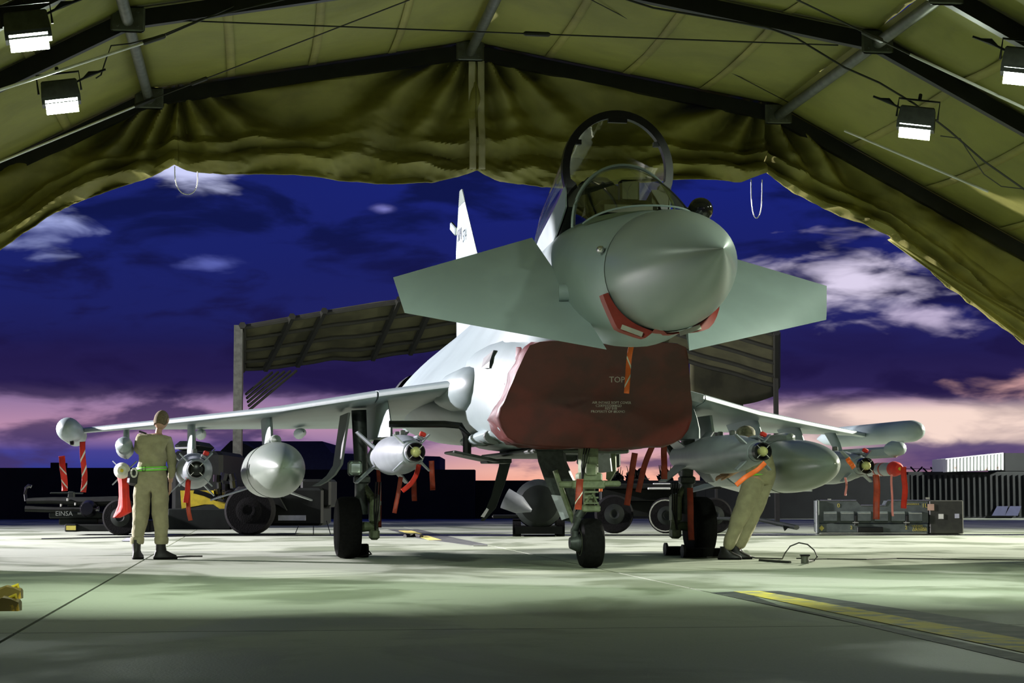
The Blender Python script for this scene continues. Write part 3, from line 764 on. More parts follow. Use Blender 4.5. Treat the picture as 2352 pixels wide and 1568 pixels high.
# long nose-gear side door hanging to the left
mb=MB()
dl=[(1232,1022),(1290,1022),(1312,1060),(1338,1100),(1352,1150),(1372,1182),(1296,1186),(1268,1120),(1240,1080)]
poly=[Vector((loc(x,y,5.6)[0],5.6,loc(x,y,5.6)[1])) for x,y in[(1228,1012),(1290,1012),(1296,1060),(1318,1110),(1322,1150),(1310,1198),(1292,1195),(1268,1135),(1250,1100),(1236,1060)]]
mb.prism(poly,(.04,.06,0));ngd=obj('nose_gear_door',mb,'gear_dark',jet,smooth=False)
poly=[Vector((loc(x,y,5.58)[0],5.57,loc(x,y,5.58)[1])) for x,y in[(1266,1136),(1290,1138),(1308,1188),(1290,1194)]]
obj('door_panel',MB().prism(poly,(.0,.02,0)),'door_grey',ngd,smooth=False)
mb=MB();mb.tube([Vector((loc(x,y,5.5)[0],5.5,loc(x,y,5.5)[1])) for x,y in[(1275,1080),(1292,1130),(1318,1200)]],.03,8);obj('drag_strut',mb,'gear_green',jet)
poly=[Vector((loc(x,y,5.7)[0],5.7,loc(x,y,5.7)[1])) for x,y in[(1366,1030),(1376,1030),(1378,1044),(1386,1044),(1388,1027),(1398,1027),(1404,1082),(1370,1087)]]
d2=obj('nose_gear_door',MB().prism(poly,(.02,.03,0)),'door_grey',jet,smooth=False)
poly=[Vector((loc(x,y,5.8)[0],5.8,loc(x,y,5.8)[1])) for x,y in[(1395,1015),(1412,1018),(1414,1080),(1400,1105),(1392,1100)]]
obj('door_edge',MB().prism(poly,(.02,.03,0)),'gear_green',d2,smooth=False)
for sg in(-1,1):
    W=2.27*sg;S=8.9
    mb=MB();mb.tube([(W-.17*sg,S+.02,.55),(W-.17*sg,S,1.0),(W-.13*sg,S,1.85)],[.085,.085,.095],14)
    mb.tube([(W-.17*sg,S,.95),(W-.5*sg,S+.3,1.75)],.045,10);mb.box((W-.17*sg,S-.02,.98),(.2,.16,.10),None,.02)
    mg=obj('main_gear_leg',mb,'gear_dark',jet)
    obj('tyre',wheel(MB(),(W,S,.385),.385,.30,44),'rubber',mg)
    obj('wheel_hub',MB().lathe([(-.12,.04),(-.13,.12),(-.1,.2),(.1,.2),(.13,.12),(.12,.04)],(W,S,.385),(1,0,0),24),'gear_green',mg)
    mb=MB();q=W-.33*sg
    mb.tube([(W-.17*sg,S-.02,.95),(q,S-.05,.7),(q,S,.40),(W-.05*sg,S,.385)],[.05,.07,.08,.07],12);mb.box((q,S-.04,.62),(.13,.2,.36),None,.03);mb.box((q,S-.02,.30),(.12,.22,.14),None,.03)
    obj('torque_link',mb,'gear_green',mg)
    for k in range(3): obj('brake_hose',MB().tube([(q-.03*k*sg,S-.14,.95),(q-.02-.03*k*sg,S-.18,.6),(q,S-.12,.35)],.01,6),'black',mg)
    # door outboard
    mb=MB();rings=[]
    for k in range(9):
        t=k/8;w=W+sg*(.02+.14*t+.22*max(0,t-.65)/.35);z=1.80-1.02*t+(.12*max(0,t-.8)/.2);rings.append([Vector((w,S-.45,z)),Vector((w+.03*sg,S-.45,z)),Vector((w+.03*sg,S+.6,z)),Vector((w,S+.6,z))])
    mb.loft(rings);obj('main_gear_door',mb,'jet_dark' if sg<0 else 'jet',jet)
mb=MB().box((-2.20,8.68,1.12),(.165,.08,.165),None,.03);ll=obj('landing_light',mb,'lens',jet,label='square glass landing light')
obj('light_rim',MB().box((-2.20,8.73,1.12),(.19,.06,.19),None,.03),'jet_dark',ll)
# ================================================================== RED COVERS
def jthing(name,lab,cat): return thing(name,lab,cat,(NX,NY,0),PSI)
cov=jthing('intake_cover','dark red fabric air intake cover printed TOP, under the jet nose','cover')
outer=ringof(.018,-.02);rings=[]
def wr(p,k,amp):
    a=math.atan2(p.z-1.85,p.x);d=Vector((p.x,0,p.z-1.85)).normalized()
    return p+d*amp*(noise.noise(Vector((a*7,k*.4,2)))+.6*noise.noise(Vector((a*17+p.y*3,k*.3,5))))+Vector((0,.03*noise.noise(Vector((a*5,9,0)))*k,0))
base_ring=ringof(.022,-.06);n=len(base_ring);cenp=Vector((0,4.62,1.85))
for q in(.02,.2,.4,.6,.78,.9,.97):
    rings.append([cenp.lerp(p,q)+Vector((0,-.05*(1-q*q)+.03*noise.noise(Vector((p.x*q*3,p.z*q*1.5,3))),0)) for p in base_ring])
rings.append([wr(p,0,.012) for p in base_ring])
for k in range(1,9):
    rings.append([wr(p,k,.028+.005*k) for p in ringof(.026,-.06+.07*k)])
obj('fabric',MB().loft(rings),'cover_red',cov,angle=80)
Rc=UP
def ctext(b,size,px,py,m,s=4.5):
    w,z=loc(px,py,s-.0);return text('printed_text',b,size,m,(w,face_s(w,z)-.14,z),Rc,cov,.003)
def face_s(w,z): return 4.3+max(0,(2.37-z))*.52
ctext('TOP',.088,1410,874,'text_white')
for i,(b,y) in enumerate((('AIR INTAKE SOFT COVER',926),('C20EF0322008GD',933),('REV 01B',939),('PROPERTY OF 8RXMO',946))): ctext(b,.037,1398 if i%2==0 else 1392,y,'text_white',4.62)
# yoke under the radome
yk=jthing('probe_cover','red padded yoke strapped under the radome with two reflective strips','cover')
inn=[];out=[]
for k in range(25):
    a=math.radians(202+ (338-202)*k/24)
    inn.append(Vector((.600*math.cos(a),0,2.87+.578*math.sin(a))))
op=[(1380,678),(1388,700),(1414,756),(1430,763),(1480,778),(1492,760),(1512,757),(1530,770),(1560,765),(1622,756),(1647,708),(1644,680)]
oo=[Vector((loc(x,y,1.95)[0],0,loc(x,y,1.95)[1])) for x,y in op]
oo=[Vector((p.x*1.0,0,p.z)) for p in oo]
oor=resamp(oo,25)
for r_ in oor: pass
mb=MB();rings=[]
for i_,o_ in zip(inn,oor): rings.append([Vector((i_.x,1.88,i_.z)),Vector((o_.x,1.86,o_.z)),Vector((o_.x,2.02,o_.z)),Vector((i_.x,2.06,i_.z))])
mb.loft(rings);obj('padded_yoke',mb,'yoke_red',yk,angle=40)
for (x0,y0,x1,y1) in((1428,750,1476,768),(1562,766,1610,750)):
    a=loc(x0,y0,1.84);b=loc(x1,y1,1.84);A=Vector((a[0],1.845,a[1]));B=Vector((b[0],1.845,b[1]));d=(B-A).normalized();u=d.cross(Vector((0,1,0))).normalized()*.022
    obj('reflective_strip',MB().prism([A-u,B-u,B+u,A+u],(0,.012,0)),'reflect',yk,smooth=False)
# ---- ribbons
def ribbon(lab,pts,wpx,D,m,name='warning_ribbon',stripes=None,tw=.1,group=None,grommet=False):
    P3=[at(x,y,D) for x,y in pts];P3=resamp(P3,22);w=wpx/F*D/2
    o0=P3[0].copy();t=thing(name,lab,'ribbon',o0,0,group)
    def fn(u,v):
        k=v*21;i=min(int(k),20);p=P3[i].lerp(P3[i+1],k-i);d=(P3[i+1]-P3[i]).normalized();sd=d.cross(Vector((0,1,0))).normalized()
        if sd.x<0: sd=-sd
        ya=tw*math.sin(v*4+len(lab));s2=Vector((sd.x*math.cos(ya),math.sin(ya),sd.z))
        return p-o0+s2*w*(2*u-1)+Vector((0,.02*math.sin(v*9+len(lab)),0))
    obj('webbing',MB().grid(fn,3,30),m,t,solid=.006)
    if stripes:
        for (v0,slope) in stripes:
            def fs(u,v,v0=v0,slope=slope):
                vv=v0+slope*(u-.5)+.055*(v-.5)*1.0
                return fn(u,min(1,max(0,vv)))+Vector((0,-.007,0))
            obj('reflective_stripe',MB().grid(fs,3,3),'white_tape',t)
    if grommet:
        obj('clip',MB().tube([fn(.5,.01),fn(.5,.12)+Vector((0,-.015,0))],.012,6),'yellow',t)
    return t
ribbon('short red and white striped streamer hanging left of the tip pod',[(141,1047),(146,1085),(149,1127)],14,27.2,'ribbon',stripes=[(.42,.22),(.78,.22)])
ribbon('long red and white striped streamer hanging from the left tip pod',[(189,1014),(191,1050),(194,1100),(192,1130)],13,27.0,'ribbon',stripes=[(.30,-.18),(.58,-.18),(.88,-.18)])
ribbon('bright red ribbon on the nose of the outer left bomb',[(425,1080),(433,1095),(431,1120),(427,1154)],12,24.0,'ribbon')
ribbon('darker red ribbon end hanging behind the bright red one',[(432,1120),(432,1156),(437,1195)],10,24.1,'ribbon_dark')
ribbon('bright orange-red ribbon blowing from the inner left bomb',[(962,1066),(956,1090),(944,1110),(924,1127)],11,21.6,'ribbon')
ribbon('dull red ribbon hanging left below the inner left bomb',[(921,1095),(915,1130),(906,1178)],10,23,'ribbon_dark')
ribbon('dull red ribbon hanging right below the inner left bomb',[(950,1100),(952,1150)],12,24,'ribbon_dark')
ribbon('dull red ribbon hanging from the fuselage right of the inner left bomb',[(991,1058),(994,1125)],12,24,'ribbon_dark')
ribbon('tall dull red ribbon beside the left main wheel',[(868,1060),(871,1120),(872,1211)],9,25.2,'ribbon_dark',stripes=[(.62,.0)])
ribbon('orange and silver striped pin ribbon hanging over the intake cover',[(1452,786),(1446,815),(1443,850),(1439,903)],12,20.3,'orange',stripes=[(.4,.2),(.75,-.2)])
ribbon('orange strap stretched from the inner right bomb nose to the technician',[(1758,1062),(1740,1078),(1712,1096),(1690,1114)],11,21.5,'orange')
ribbon('short orange ribbon on the outer right bomb',[(1946,1052),(1954,1064),(1962,1075)],11,23.9,'orange')
ribbon('wide dark red ribbon hanging in front of the munition crate',[(2012,1090),(2014,1140),(2012,1192)],15,25,'ribbon_dark')
ribbon('red ribbon hanging from the right missile nose cap',[(2075,1072),(2078,1120),(2076,1167)],13,24.6,'ribbon')
ribbon('thin dark ribbon with pink end between the two wide red ribbons',[(2048,1090),(2048,1130),(2051,1185)],5,25,'pink')
ribbon('thin pink ribbon with white end below the outer right bomb',[(1942,1096),(1944,1120),(1941,1138)],5,24.5,'pink')
ribbon('dark red strap hanging right of the nose gear under the belly',[(1458,1040),(1452,1080),(1440,1160)],14,24,'ribbon_dark')
ribbon('second dark red strap hanging right of the nose gear under the belly',[(1500,1020),(1480,1070),(1466,1130)],13,24.3,'ribbon_dark')
ribbon('dark red strap hanging straight down near the right main wheel',[(1525,1025),(1526,1100)],14,24.6,'ribbon_dark')
ribbon('red strap with a white slanted stripe beside the nose gear leg',[(1332,1100),(1329,1150),(1328,1170)],16,21.2,'ribbon_dark',stripes=[(.6,-.35)])
ribbon('red strap along the right main gear leg',[(1585,1120),(1586,1180),(1588,1240)],14,25.4,'ribbon_dark')
# ================================================================== STORES
def jt(name,lab,cat,w,s,z,group=None):
    return thing(name,lab,cat,J3(w,s,z),PSI,group)
def drop_tank(sg,z,lab):
    t=jt('drop_tank',lab,'fuel tank',3.22*sg,6.42,z)
    pr=[];R=.335;L=5.4
    for k in range(21):
        f=(k/20);pr.append((1.75*f**1.5,R*math.sqrt(max(0,1-(1-f**1.5)**2))**1.05))
    pr+=[(2.6,R),(3.6,R*.99),(4.4,R*.8),(5.0,R*.45),(L,.03)]
    obj('tank_body',MB().lathe(pr,(0,0,0),(0,1,0),44),'tank',t)
    obj('seam_ring',MB().tube([Vector((R*1.004*math.cos(a),1.9,R*1.004*math.sin(a))) for a in[2*PI*k/44 for k in range(45)]],.004,5,False),'jet_dark',t)
    for q in(-1,1):
        obj('tail_fin',MB().prism([(q*.2,3.9,-.22),(q*.68,4.6,-.38),(q*.68,4.95,-.38),(q*.2,4.9,-.22)],(0,0,.02)),'ordnance',t,smooth=False)
    obj('suspension_fairing',MB().lathe([(0,.01),(.06,.06),(.3,.075),(1.6,.05)],(0,1.55,R+.02),(0,1,-.01),14),'tank',t)
    obj('nose_cap',MB().lathe([(-.006,.0),(0,.012),(.01,.02)],(0,0.0,0),(0,1,0),14),'tank',t)
drop_tank(-1,1.09,'large grey drop tank under the left wing seen nose-on')
drop_tank(1,1.15,'large olive grey drop tank under the right wing in front of the technician')
def fins(t,y0,span,ch,r0,m='ordnance',sweep=.1,rot=45,name='fin',th_=.014,trap=.6):
    for k in range(4):
        a=math.radians(rot+90*k);d=Vector((math.cos(a),0,math.sin(a)));nn=Vector((-math.sin(a),0,math.cos(a)))
        p=[d*r0*.9+Vector((0,y0,0)),d*(r0+span)+Vector((0,y0+sweep,0)),d*(r0+span)+Vector((0,y0+sweep+ch*trap,0)),d*r0*.9+Vector((0,y0+ch,0))]
        obj(name,MB().prism([q-nn*th_/2 for q in p],nn*th_),m,t,smooth=False)
def guided_bomb(sg,w,s,z,lab,scale=1.0,dark=False):
    t=jt('guided_bomb',lab,'bomb',w*sg,s,z);k=scale
    pr=[(.0,.095),(.02,.10),(.18,.105),(.30,.12),(.38,.15),(.75,.20),(1.2,.225),(2.1,.225),(2.7,.17),(3.0,.15),(3.4,.15)]
    obj('bomb_body',MB().lathe([(a*k,b*k) for a,b in pr],(0,0,0),(0,1,0),32),'ordnance',t)
    obj('seeker_ring',MB().lathe([(-.07*k,.088*k),(-.07*k,.10*k),(.03*k,.103*k)],(0,0,0),(0,1,0),28,False),'black',t)
    obj('seeker_well',MB().lathe([(-.02*k,.001),(-.02*k,.09*k)],(0,0,0),(0,1,0),20,False),'black',t)
    sd=MB().lathe([(-.115*k*math.cos(a)-.03*k,.058*k*math.sin(a)+.0) for a in[PI/2*q/8 for q in range(9)]],(0,0,0),(0,1,0),22)
    if dark: obj('seeker_dome',MB().lathe([(-.05*k-.03*k*math.cos(PI/2*q/8),.085*k*math.sin(PI/2*q/8)) for q in range(9)],(0,0,0),(0,1,0),22),'black',t)
    else: obj('seeker_dome',sd,'seeker',t,label='pale yellow seeker dome')
    for q in range(4):
        a=math.radians(45+90*q);d=Vector((math.cos(a),0,math.sin(a)))
        obj('spoke',MB().tube([d*.05*k+Vector((0,-.075*k,0)),d*.10*k+Vector((0,-.075*k,0))],.005*k,5),'bright',t)
    fins(t,.22*k,.17*k,.20*k,.11*k,sweep=.05,trap=.5,name='control_fin')
    fins(t,2.7*k,.28*k,.6*k,.16*k,sweep=.25,name='tail_fin')
    obj('control_collar',MB().lathe([(.16*k,.113*k),(.18*k,.128*k),(.36*k,.150*k),(.40*k,.158*k)],(0,0,0),(0,1,0),28),'ordnance',t)
    mb=MB();
    for y in(1.1,1.6): mb.box((0,y*k,.24*k),(.06,.08,.06),None,.01)
    obj('suspension_lug',mb,'jet_dark',t,smooth=False)
    mb=MB().box((.10*k,.5*k,.16*k),(.08,.35,.04),Matrix.Rotation(.5,3,'Y'),.01);obj('cable_conduit',mb,'ordnance',t)
    obj('safety_pin_flag',MB().box((.12*k,.30*k,.20*k),(.07,.06,.05),Matrix.Rotation(.4,3,'Y'),.01),'ribbon',t)
    return t
guided_bomb(-1,1.92,5.15,1.245,'grey laser-guided bomb hanging inboard of the left drop tank')
guided_bomb(1,1.93,5.15,1.265,'grey laser-guided bomb hanging inboard of the right drop tank')
guided_bomb(-1,4.165,7.95,1.09,'grey guided bomb with black nose under the outer left wing',1.0,True)
guided_bomb(1,4.165,7.95,1.155,'pale guided bomb half hidden behind the right drop tank')
def missile(sg,z,lab):
    t=jt('missile',lab,'missile',5.05*sg,9.15,z)
    obj('missile_body',MB().lathe([(0,.02),(.03,.06),(.12,.085),(.3,.09),(2.9,.09),(2.95,.07)],(0,0,0),(0,1,0),26),'container_white' if False else 'ordnance',t)
    obj('nose_cap',MB().lathe([(-.12,.012),(-.10,.055),(-.03,.088),(.08,.102),(.11,.098)],(0,0,0),(0,1,0),24),'ribbon' if sg>0 else 'white_tape',t,label='red protective nose cap' if sg>0 else 'white protective nose cap')
    obj('cap_knob',MB().lathe([(-.17,.01),(-.16,.022),(-.11,.022)],(0,0,0),(0,1,0),12),'yellow',t)
    for y in(.42,.62,1.4): obj('band',MB().lathe([(y,.0905),(y,.093),(y+.05,.093),(y+.05,.0905)],(0,0,0),(0,1,0),24,False),'ribbon_dark',t)
    fins(t,2.4,.14,.4,.09,sweep=.2,name='tail_fin')
    return t
ml=missile(-1,1.09,'missile with white nose cap and long red sleeve at the left of the standing man')
missile(1,1.135,'pale missile with red nose cap and banded body under the right wing')
# red protective sleeve hanging on the left missile
slv=thing('missile_sleeve','wide orange-red fabric sleeve hanging off the left missile nose','cover',at(282,1090,25.0))
o0=at(282,1090,25.0)
prof_=[(1068,270,296),(1085,268,296),(1110,273,296),(1140,274,297),(1160,272,300),(1175,266,302),(1188,260,276)]
def fn(u,v):
    k=v*(len(prof_)-1);i=min(int(k),len(prof_)-2);f=k-i
    y=prof_[i][0]*(1-f)+prof_[i+1][0]*f;a=prof_[i][1]*(1-f)+prof_[i+1][1]*f;b=prof_[i][2]*(1-f)+prof_[i+1][2]*f
    p=at(a+(b-a)*u,y,25.0)-o0;return p+Vector((0,-.10*math.sin(PI*u)+.04*noise.noise(Vector((u*5,v*2,1))),0))
obj('fabric',MB().grid(fn,16,24),'ribbon',slv,solid=.01)
# small devices near left pylon behind the man
mb=jt('targeting_pod_cover','small grey launcher nose beside the standing man','launcher',-5.02,8.95,1.36)
obj('launcher_nose',MB().lathe([(0,.02),(.05,.08),(.3,.11),(.9,.11),(1.1,.02)],(0,0,0),(0,1,0),18),'ordnance',mb)
# ================================================================== PEOPLE
def skin(name,joints,bones,m,parent,root=0,sub=2,disp=0,dsc=.12):
    me=bpy.data.meshes.new(name);me.from_pydata([j[:3] for j in joints],bones and [b for b in bones],[]);me.update()
    o=bpy.data.objects.new(name,me);C.objects.link(o);o.parent=parent
    md=o.modifiers.new('skin','SKIN');md.use_smooth_shade=True
    sv=me.skin_vertices[0].data
    for i,j in enumerate(joints): sv[i].radius=(j[3],j[4] if len(j)>4 else j[3]);sv[i].use_root=(i==root)
    s=o.modifiers.new('sub','SUBSURF');s.levels=sub;s.render_levels=sub
    if disp:
        tx=bpy.data.textures.new(name+'_folds','CLOUDS');tx.noise_scale=dsc;tx.noise_depth=2
        d=o.modifiers.new('folds','DISPLACE');d.texture=tx;d.strength=disp;d.mid_level=.5;d.texture_coords='LOCAL'
    # bake to plain mesh
    bpy.context.view_layer.update();dg=bpy.context.evaluated_depsgraph_get()
    nm=bpy.data.meshes.new_from_object(o.evaluated_get(dg));o.modifiers.clear();o.data=nm
    nm.materials.clear();nm.materials.append(M[m])
    for p in nm.polygons: p.use_smooth=True
    return o
def head(parent,c,yaw,pitch,r=.105):
    R=Matrix.Rotation(yaw,3,'Z')@Matrix.Rotation(pitch,3,'X');c=Vector(c)
    mb=MB();rings=[]
    for k in range(15):
        a=PI*k/14;z=math.cos(a)*r*1.22;rr=math.sin(a)*r
        rg=[]
        for q in range(20):
            b=2*PI*q/20;x=rr*.82*math.cos(b);y=rr*1.0*math.sin(b)
            if y>0 and z<0: x*=1-.25*(-z/r)*.8;y*=.92
            # face toward +y : brow, nose, eyes and mouth relief
            if y>rr*.75:
                y+=.018*math.exp(-((z+.012)/.022)**2)*math.exp(-(x/.014)**2)
                y-=.008*math.exp(-((z-.012)/.012)**2)*(math.exp(-((abs(x)-.032)/.014)**2))
                y+=.006*math.exp(-((z+.052)/.01)**2)*math.exp(-(x/.025)**2)
            if y<0: y*=1.05
            rg.append(c+R@Vector((x,y,z)))
        rings.append(rg)
    mb.loft(rings)
    for s in(-1,1):
        mb.loft([[c+R@Vector((s*(r*.80+.012*e),-.005+.022*math.cos(t)*w_,-.005+.032*math.sin(t)*w_)) for t in[2*PI*k/10 for k in range(10)]] for e,w_ in((0,.9),(.8,1.1),(1.2,.7))])
    o=obj('head',mb,'skin',parent)
    mb=MB();rings=[]
    for k in range(9):
        a=PI*.66*k/8;z=math.cos(a)*r*1.235;rr=math.sin(a)*r*1.025
        rings.append([c+R@Vector((rr*.84*math.cos(b),min(rr*1.05*math.sin(b),rr*(.72 if k>3 else 1)*(1 if k<6 else -.1)),z-(.022 if math.sin(b)<0 and k==8 else 0))) for b in[2*PI*q/20 for q in range(20)]])
    mb.loft(rings)
    for s in(-1,1): 
        mb2=MB().lathe([(-.004,.0),(.0,.009),(.004,.0)],c+R@Vector((s*.032,r*.92,.012)),R@Vector((0,1,0)),8);obj('eye',mb2,'boot',parent)
    return o,mb
def hand(parent,p,d,up,side,curl=.5):
    # palm + five tapered bent fingers
    p=Vector(p);d=Vector(d).normalized();n=Vector(up).normalized();s=d.cross(n).normalized()*side
    mb=MB();mb.loft([[p+d*l+s*a*w+n*b*.014 for a,b in((-1,-1),(1,-1),(1,1),(-1,1))] for l,w in((-.02,.026),(.02,.036),(.06,.042),(.09,.040))])
    for k,(off,ln) in enumerate(((-.030,.072),(-.010,.082),(.010,.077),(.030,.060))):
        q=p+d*.085+s*off;pts=[q,q+d*ln*.45-n*.01,q+d*ln*.75-n*ln*curl*.6,q+d*ln*.8-n*ln*curl*1.1]
        mb.tube(pts,[.0095,.009,.0085,.006],8)
    q=p+d*.02-s*.034;mb.tube([q,q+d*.03-s*.022,q+d*.055-s*.026-n*.014,q+d*.075-s*.016-n*.022],[.013,.012,.010,.007],8)
    return obj('hand',mb,'skin',parent)
def boot(parent,p,yaw,h=.24,m='boot'):
    p=Vector(p);R=Matrix.Rotation(yaw,3,'Z');mb=MB();rings=[]
    def rg(y,z,w,l,n=14): return [p+R@Vector((w*math.cos(t),y+l*math.sin(t),z)) for t in[2*PI*k/n for k in range(n)]]
    for z,w,y,l in((0,.050,.055,.145),(.03,.054,.055,.15),(.05,.05,.05,.14),(.08,.047,.02,.10),(.11,.047,0,.066),(.16,.050,-.005,.06),(h,.056,-.005,.064)): rings.append(rg(y,z,w,l))
    mb.loft(rings);o=obj('boot',mb,m,parent)
    mb=MB();rings=[rg(.055,-.0,.054,.15),rg(.055,.022,.057,.155)]
    mb.loft(rings);obj('sole',mb,'rubber',o)
    for k in range(3):
        obj('lace',MB().tube([p+R@Vector((-.03,.075-.012*k,.09+.03*k)),p+R@Vector((.03,.075-.012*k,.10+.03*k))],.004,5),'khaki',o)
    return o
# --- standing technician
p1=thing('person','person in khaki coveralls and lime reflective belt standing with back turned at left','person',gnd(345,1284))
J=[(0,0,1.0,.15,.12),(.0,-.005,1.14,.155,.115),(.015,.02,1.30,.175,.125),(.03,.05,1.44,.165,.115),(.06,.08,1.54,.06,.06),(.085,.10,1.66,.055,.06),
 (-.15,.05,1.475,.085),(-.20,.22,1.34,.066),(-.10,.46,1.32,.045),(-.05,.54,1.32,.035),
 (.185,.06,1.455,.085),(.235,.10,1.20,.066),(.215,.14,.98,.046),(.21,.15,.93,.035),
 (-.10,0,.93,.115),(-.125,.02,.52,.085),(-.165,0,.14,.065),
 (.095,0,.93,.115),(.115,.03,.52,.085),(.135,0,.14,.065)]
B=[(0,1),(1,2),(2,3),(3,4),(4,5),(3,6),(6,7),(7,8),(8,9),(3,10),(10,11),(11,12),(12,13),(0,14),(14,15),(15,16),(0,17),(17,18),(18,19)]
Jb=[(a[0],a[1],a[2],a[3]*.72,(a[4] if len(a)>4 else a[3])*.72) for a in J]
skin('body',Jb,B,'skin',p1)
cl=J[:4]+[(.04,.065,1.515,.075,.075)]+J[6:9]+J[10:13]+J[14:]
cB=[(0,1),(1,2),(2,3),(3,4),(3,5),(5,6),(6,7),(3,8),(8,9),(9,10),(0,11),(11,12),(12,13),(0,14),(14,15),(15,16)]
cl=[list(c) for c in cl]
for i in range(4): cl[i][3]*=1.10;cl[i][4]*=1.1
for i in(12,15): cl[i][3]=.108
for i in(13,16): cl[i][3]=.078;cl[i][2]=.20
cl[11][3]=.135;cl[14][3]=.135
skin('coverall',cl,cB,'khaki',p1,0,2,.045,.11)
hd,hm=head(p1,(.095,.12,1.715),-.25,-.45);obj('hair',hm,'hair',p1)
hand(p1,(.21,.15,.93),(0,.15,-1),(1,0,0),1);hand(p1,(-.05,.54,1.32),(.3,1,0),(0,0,1),1)
boot(p1,(-.165,-.02,0),-.15);boot(p1,(.135,-.01,0),-1.15)
mb=MB();rings=[]
for z in(1.085,1.135): rings.append([Vector((.188*math.cos(t)+.0,.156*math.sin(t)-.002,z+.008*math.cos(t))) for t in[2*PI*k/28 for k in range(28)]])
mb.loft(rings,False);bl=obj('belt',mb,'neon',p1,solid=.008,label='lime reflective belt')
mb=MB();rings=[]
for z in(1.103,1.117): rings.append([Vector((.192*math.cos(t),.160*math.sin(t)-.002,z+.008*math.cos(t))) for t in[2*PI*k/28 for k in range(28)]])
mb.loft(rings,False);obj('reflective_band',mb,'reflect',bl,solid=.004)
obj('buckle',MB().tube([(-.085,-.158,1.082),(-.045,-.164,1.082),(-.045,-.164,1.14),(-.085,-.158,1.14),(-.085,-.158,1.082)],.004,5),'black',bl)
mb=MB().box((-.20,-.05,1.0),(.16,.12,.20),Matrix.Rotation(.1,3,'Y'),.035);pc=obj('belt_pouch',mb,'boot',p1)
obj('tape_roll',MB().tube([Vector((-.19+.035*math.cos(t),-.13,1.06+.05*math.sin(t))) for t in[2*PI*k/20 for k in range(21)]],.012,8,False),'white_tape',pc)
obj('shoulder_tab',MB().box((-.12,.04,1.56),(.09,.05,.02),Matrix.Rotation(.3,3,'Y')),'boot',p1)
for s,x in((-1,-.165),(1,.135)):
    obj('trouser_cuff',MB().lathe([(0,.075),(.02,.085),(.07,.088),(.09,.078)],(x,0,.185),(0,0,1),18),'khaki',p1)
# --- leaning technician behind the right stores
D2=24.5;q0=gnd(1690,1275);q0=Vector((q0.x,D2,0))
p2=thing('person','technician in khaki trousers bending under the right wing, camouflage cap above the bomb','person',q0)
def lp(px,py,dy=0):
    v=at(px,py,D2+dy)-q0;return (v.x,v.y,v.z)
J2=[(*lp(1747,1088,.05),.14,.13),(*lp(1752,1060,-.05),.15,.12),(*lp(1744,1030,-.2),.16,.12),(*lp(1730,1016,-.3),.10,.09),(*lp(1718,1008,-.4),.055,.06),
 (*lp(1725,1035,-.45),.07),(*lp(1700,1075,-.55),.055),(*lp(1672,1092,-.6),.04),
 (*lp(1735,1100,.0),.125),(*lp(1708,1165,-.12),.10),(*lp(1668,1264,.0),.066),
 (*lp(1752,1104,.15),.125),(*lp(1732,1170,.10),.10),(*lp(1694,1262,.12),.066)]
B2=[(0,1),(1,2),(2,3),(3,4),(2,5),(5,6),(6,7),(0,8),(8,9),(9,10),(0,11),(11,12),(12,13)]
skin('body',[(a[0],a[1],a[2],a[3]*.7,(a[4] if len(a)>4 else a[3])*.7) for a in J2],B2,'skin',p2)
J2c=J2[:4]+J2[5:7]+J2[8:];B2c=[(0,1),(1,2),(2,3),(2,4),(4,5),(0,6),(6,7),(7,8),(0,9),(9,10),(10,11)]
J2c=[(j[0],j[1],j[2],j[3]*1.22,(j[4] if len(j)>4 else j[3])*1.15) for j in J2c];skin('coverall',J2c,B2c,'khaki',p2,0,2,.035,.12)
hd,hm=head(p2,lp(1712,1004,-.42),1.2,-.3)
c=Vector(lp(1713,998,-.42));mb=MB();mb.lathe([(-.02,.115),(.03,.118),(.07,.10),(.10,.06),(.112,.0)],c,(-.15,0,1),22);mb.box(c+Vector((.10,-.05,-.015)),(.16,.14,.012),Matrix.Rotation(.15,3,'Y'));obj('cap',mb,'camo',p2)
hand(p2,lp(1672,1092,-.6),(-1,-.1,-.1),(0,-.5,1),1)
a=lp(1666,1275);boot(p2,(a[0],a[1],0),-1.9,.16);a=lp(1692,1275);boot(p2,(a[0],a[1]+.12,0),-1.6,.16)
mb=MB();bc=Vector(lp(1748,1084,.03))
mb.lathe([(-.03,.158),(.03,.158)],bc,(-.15,0,1),24,False);obj('belt',mb,'neon',p2,solid=.008,label='lime reflective belt')
# ================================================================== CHOCKS, CABLES, STRAPS
def chock(lab,c,L,yaw,h=.16,w=.17):
    t=thing('wheel_chock',lab,'chock',c,yaw)
    obj('chock_block',MB().prism([(-L/2,-w/2,0),(-L/2,w/2,0),(-L/2,w*.32,h),(-L/2,-w*.32,h)],(L,0,0)),'rubber',t,smooth=False)
    for s in(-1,1): obj('chock_cap',MB().lathe([(0,.09),(.03,.09)],((L/2-.015)*s,0,.08),(s,0,0),10),'boot',t)
    obj('rope',MB().tube([(L/2,0,.1),(L/2+.05,-.05,.04),(L/2-.1,-.15,.012),(L/2-.3,-.17,.012)],.01,6),'cable',t)
c=J3(-2.14,9.42,0);chock('black rubber chock at the left main wheel',c,.34,PSI,.17)
c=J3(2.2,8.42,0);chock('long black chock in front of the right main wheel',c,.56,PSI,.12)
c=J3(2.2,9.40,0);chock('black chock behind the right main wheel',c,.5,PSI,.12)
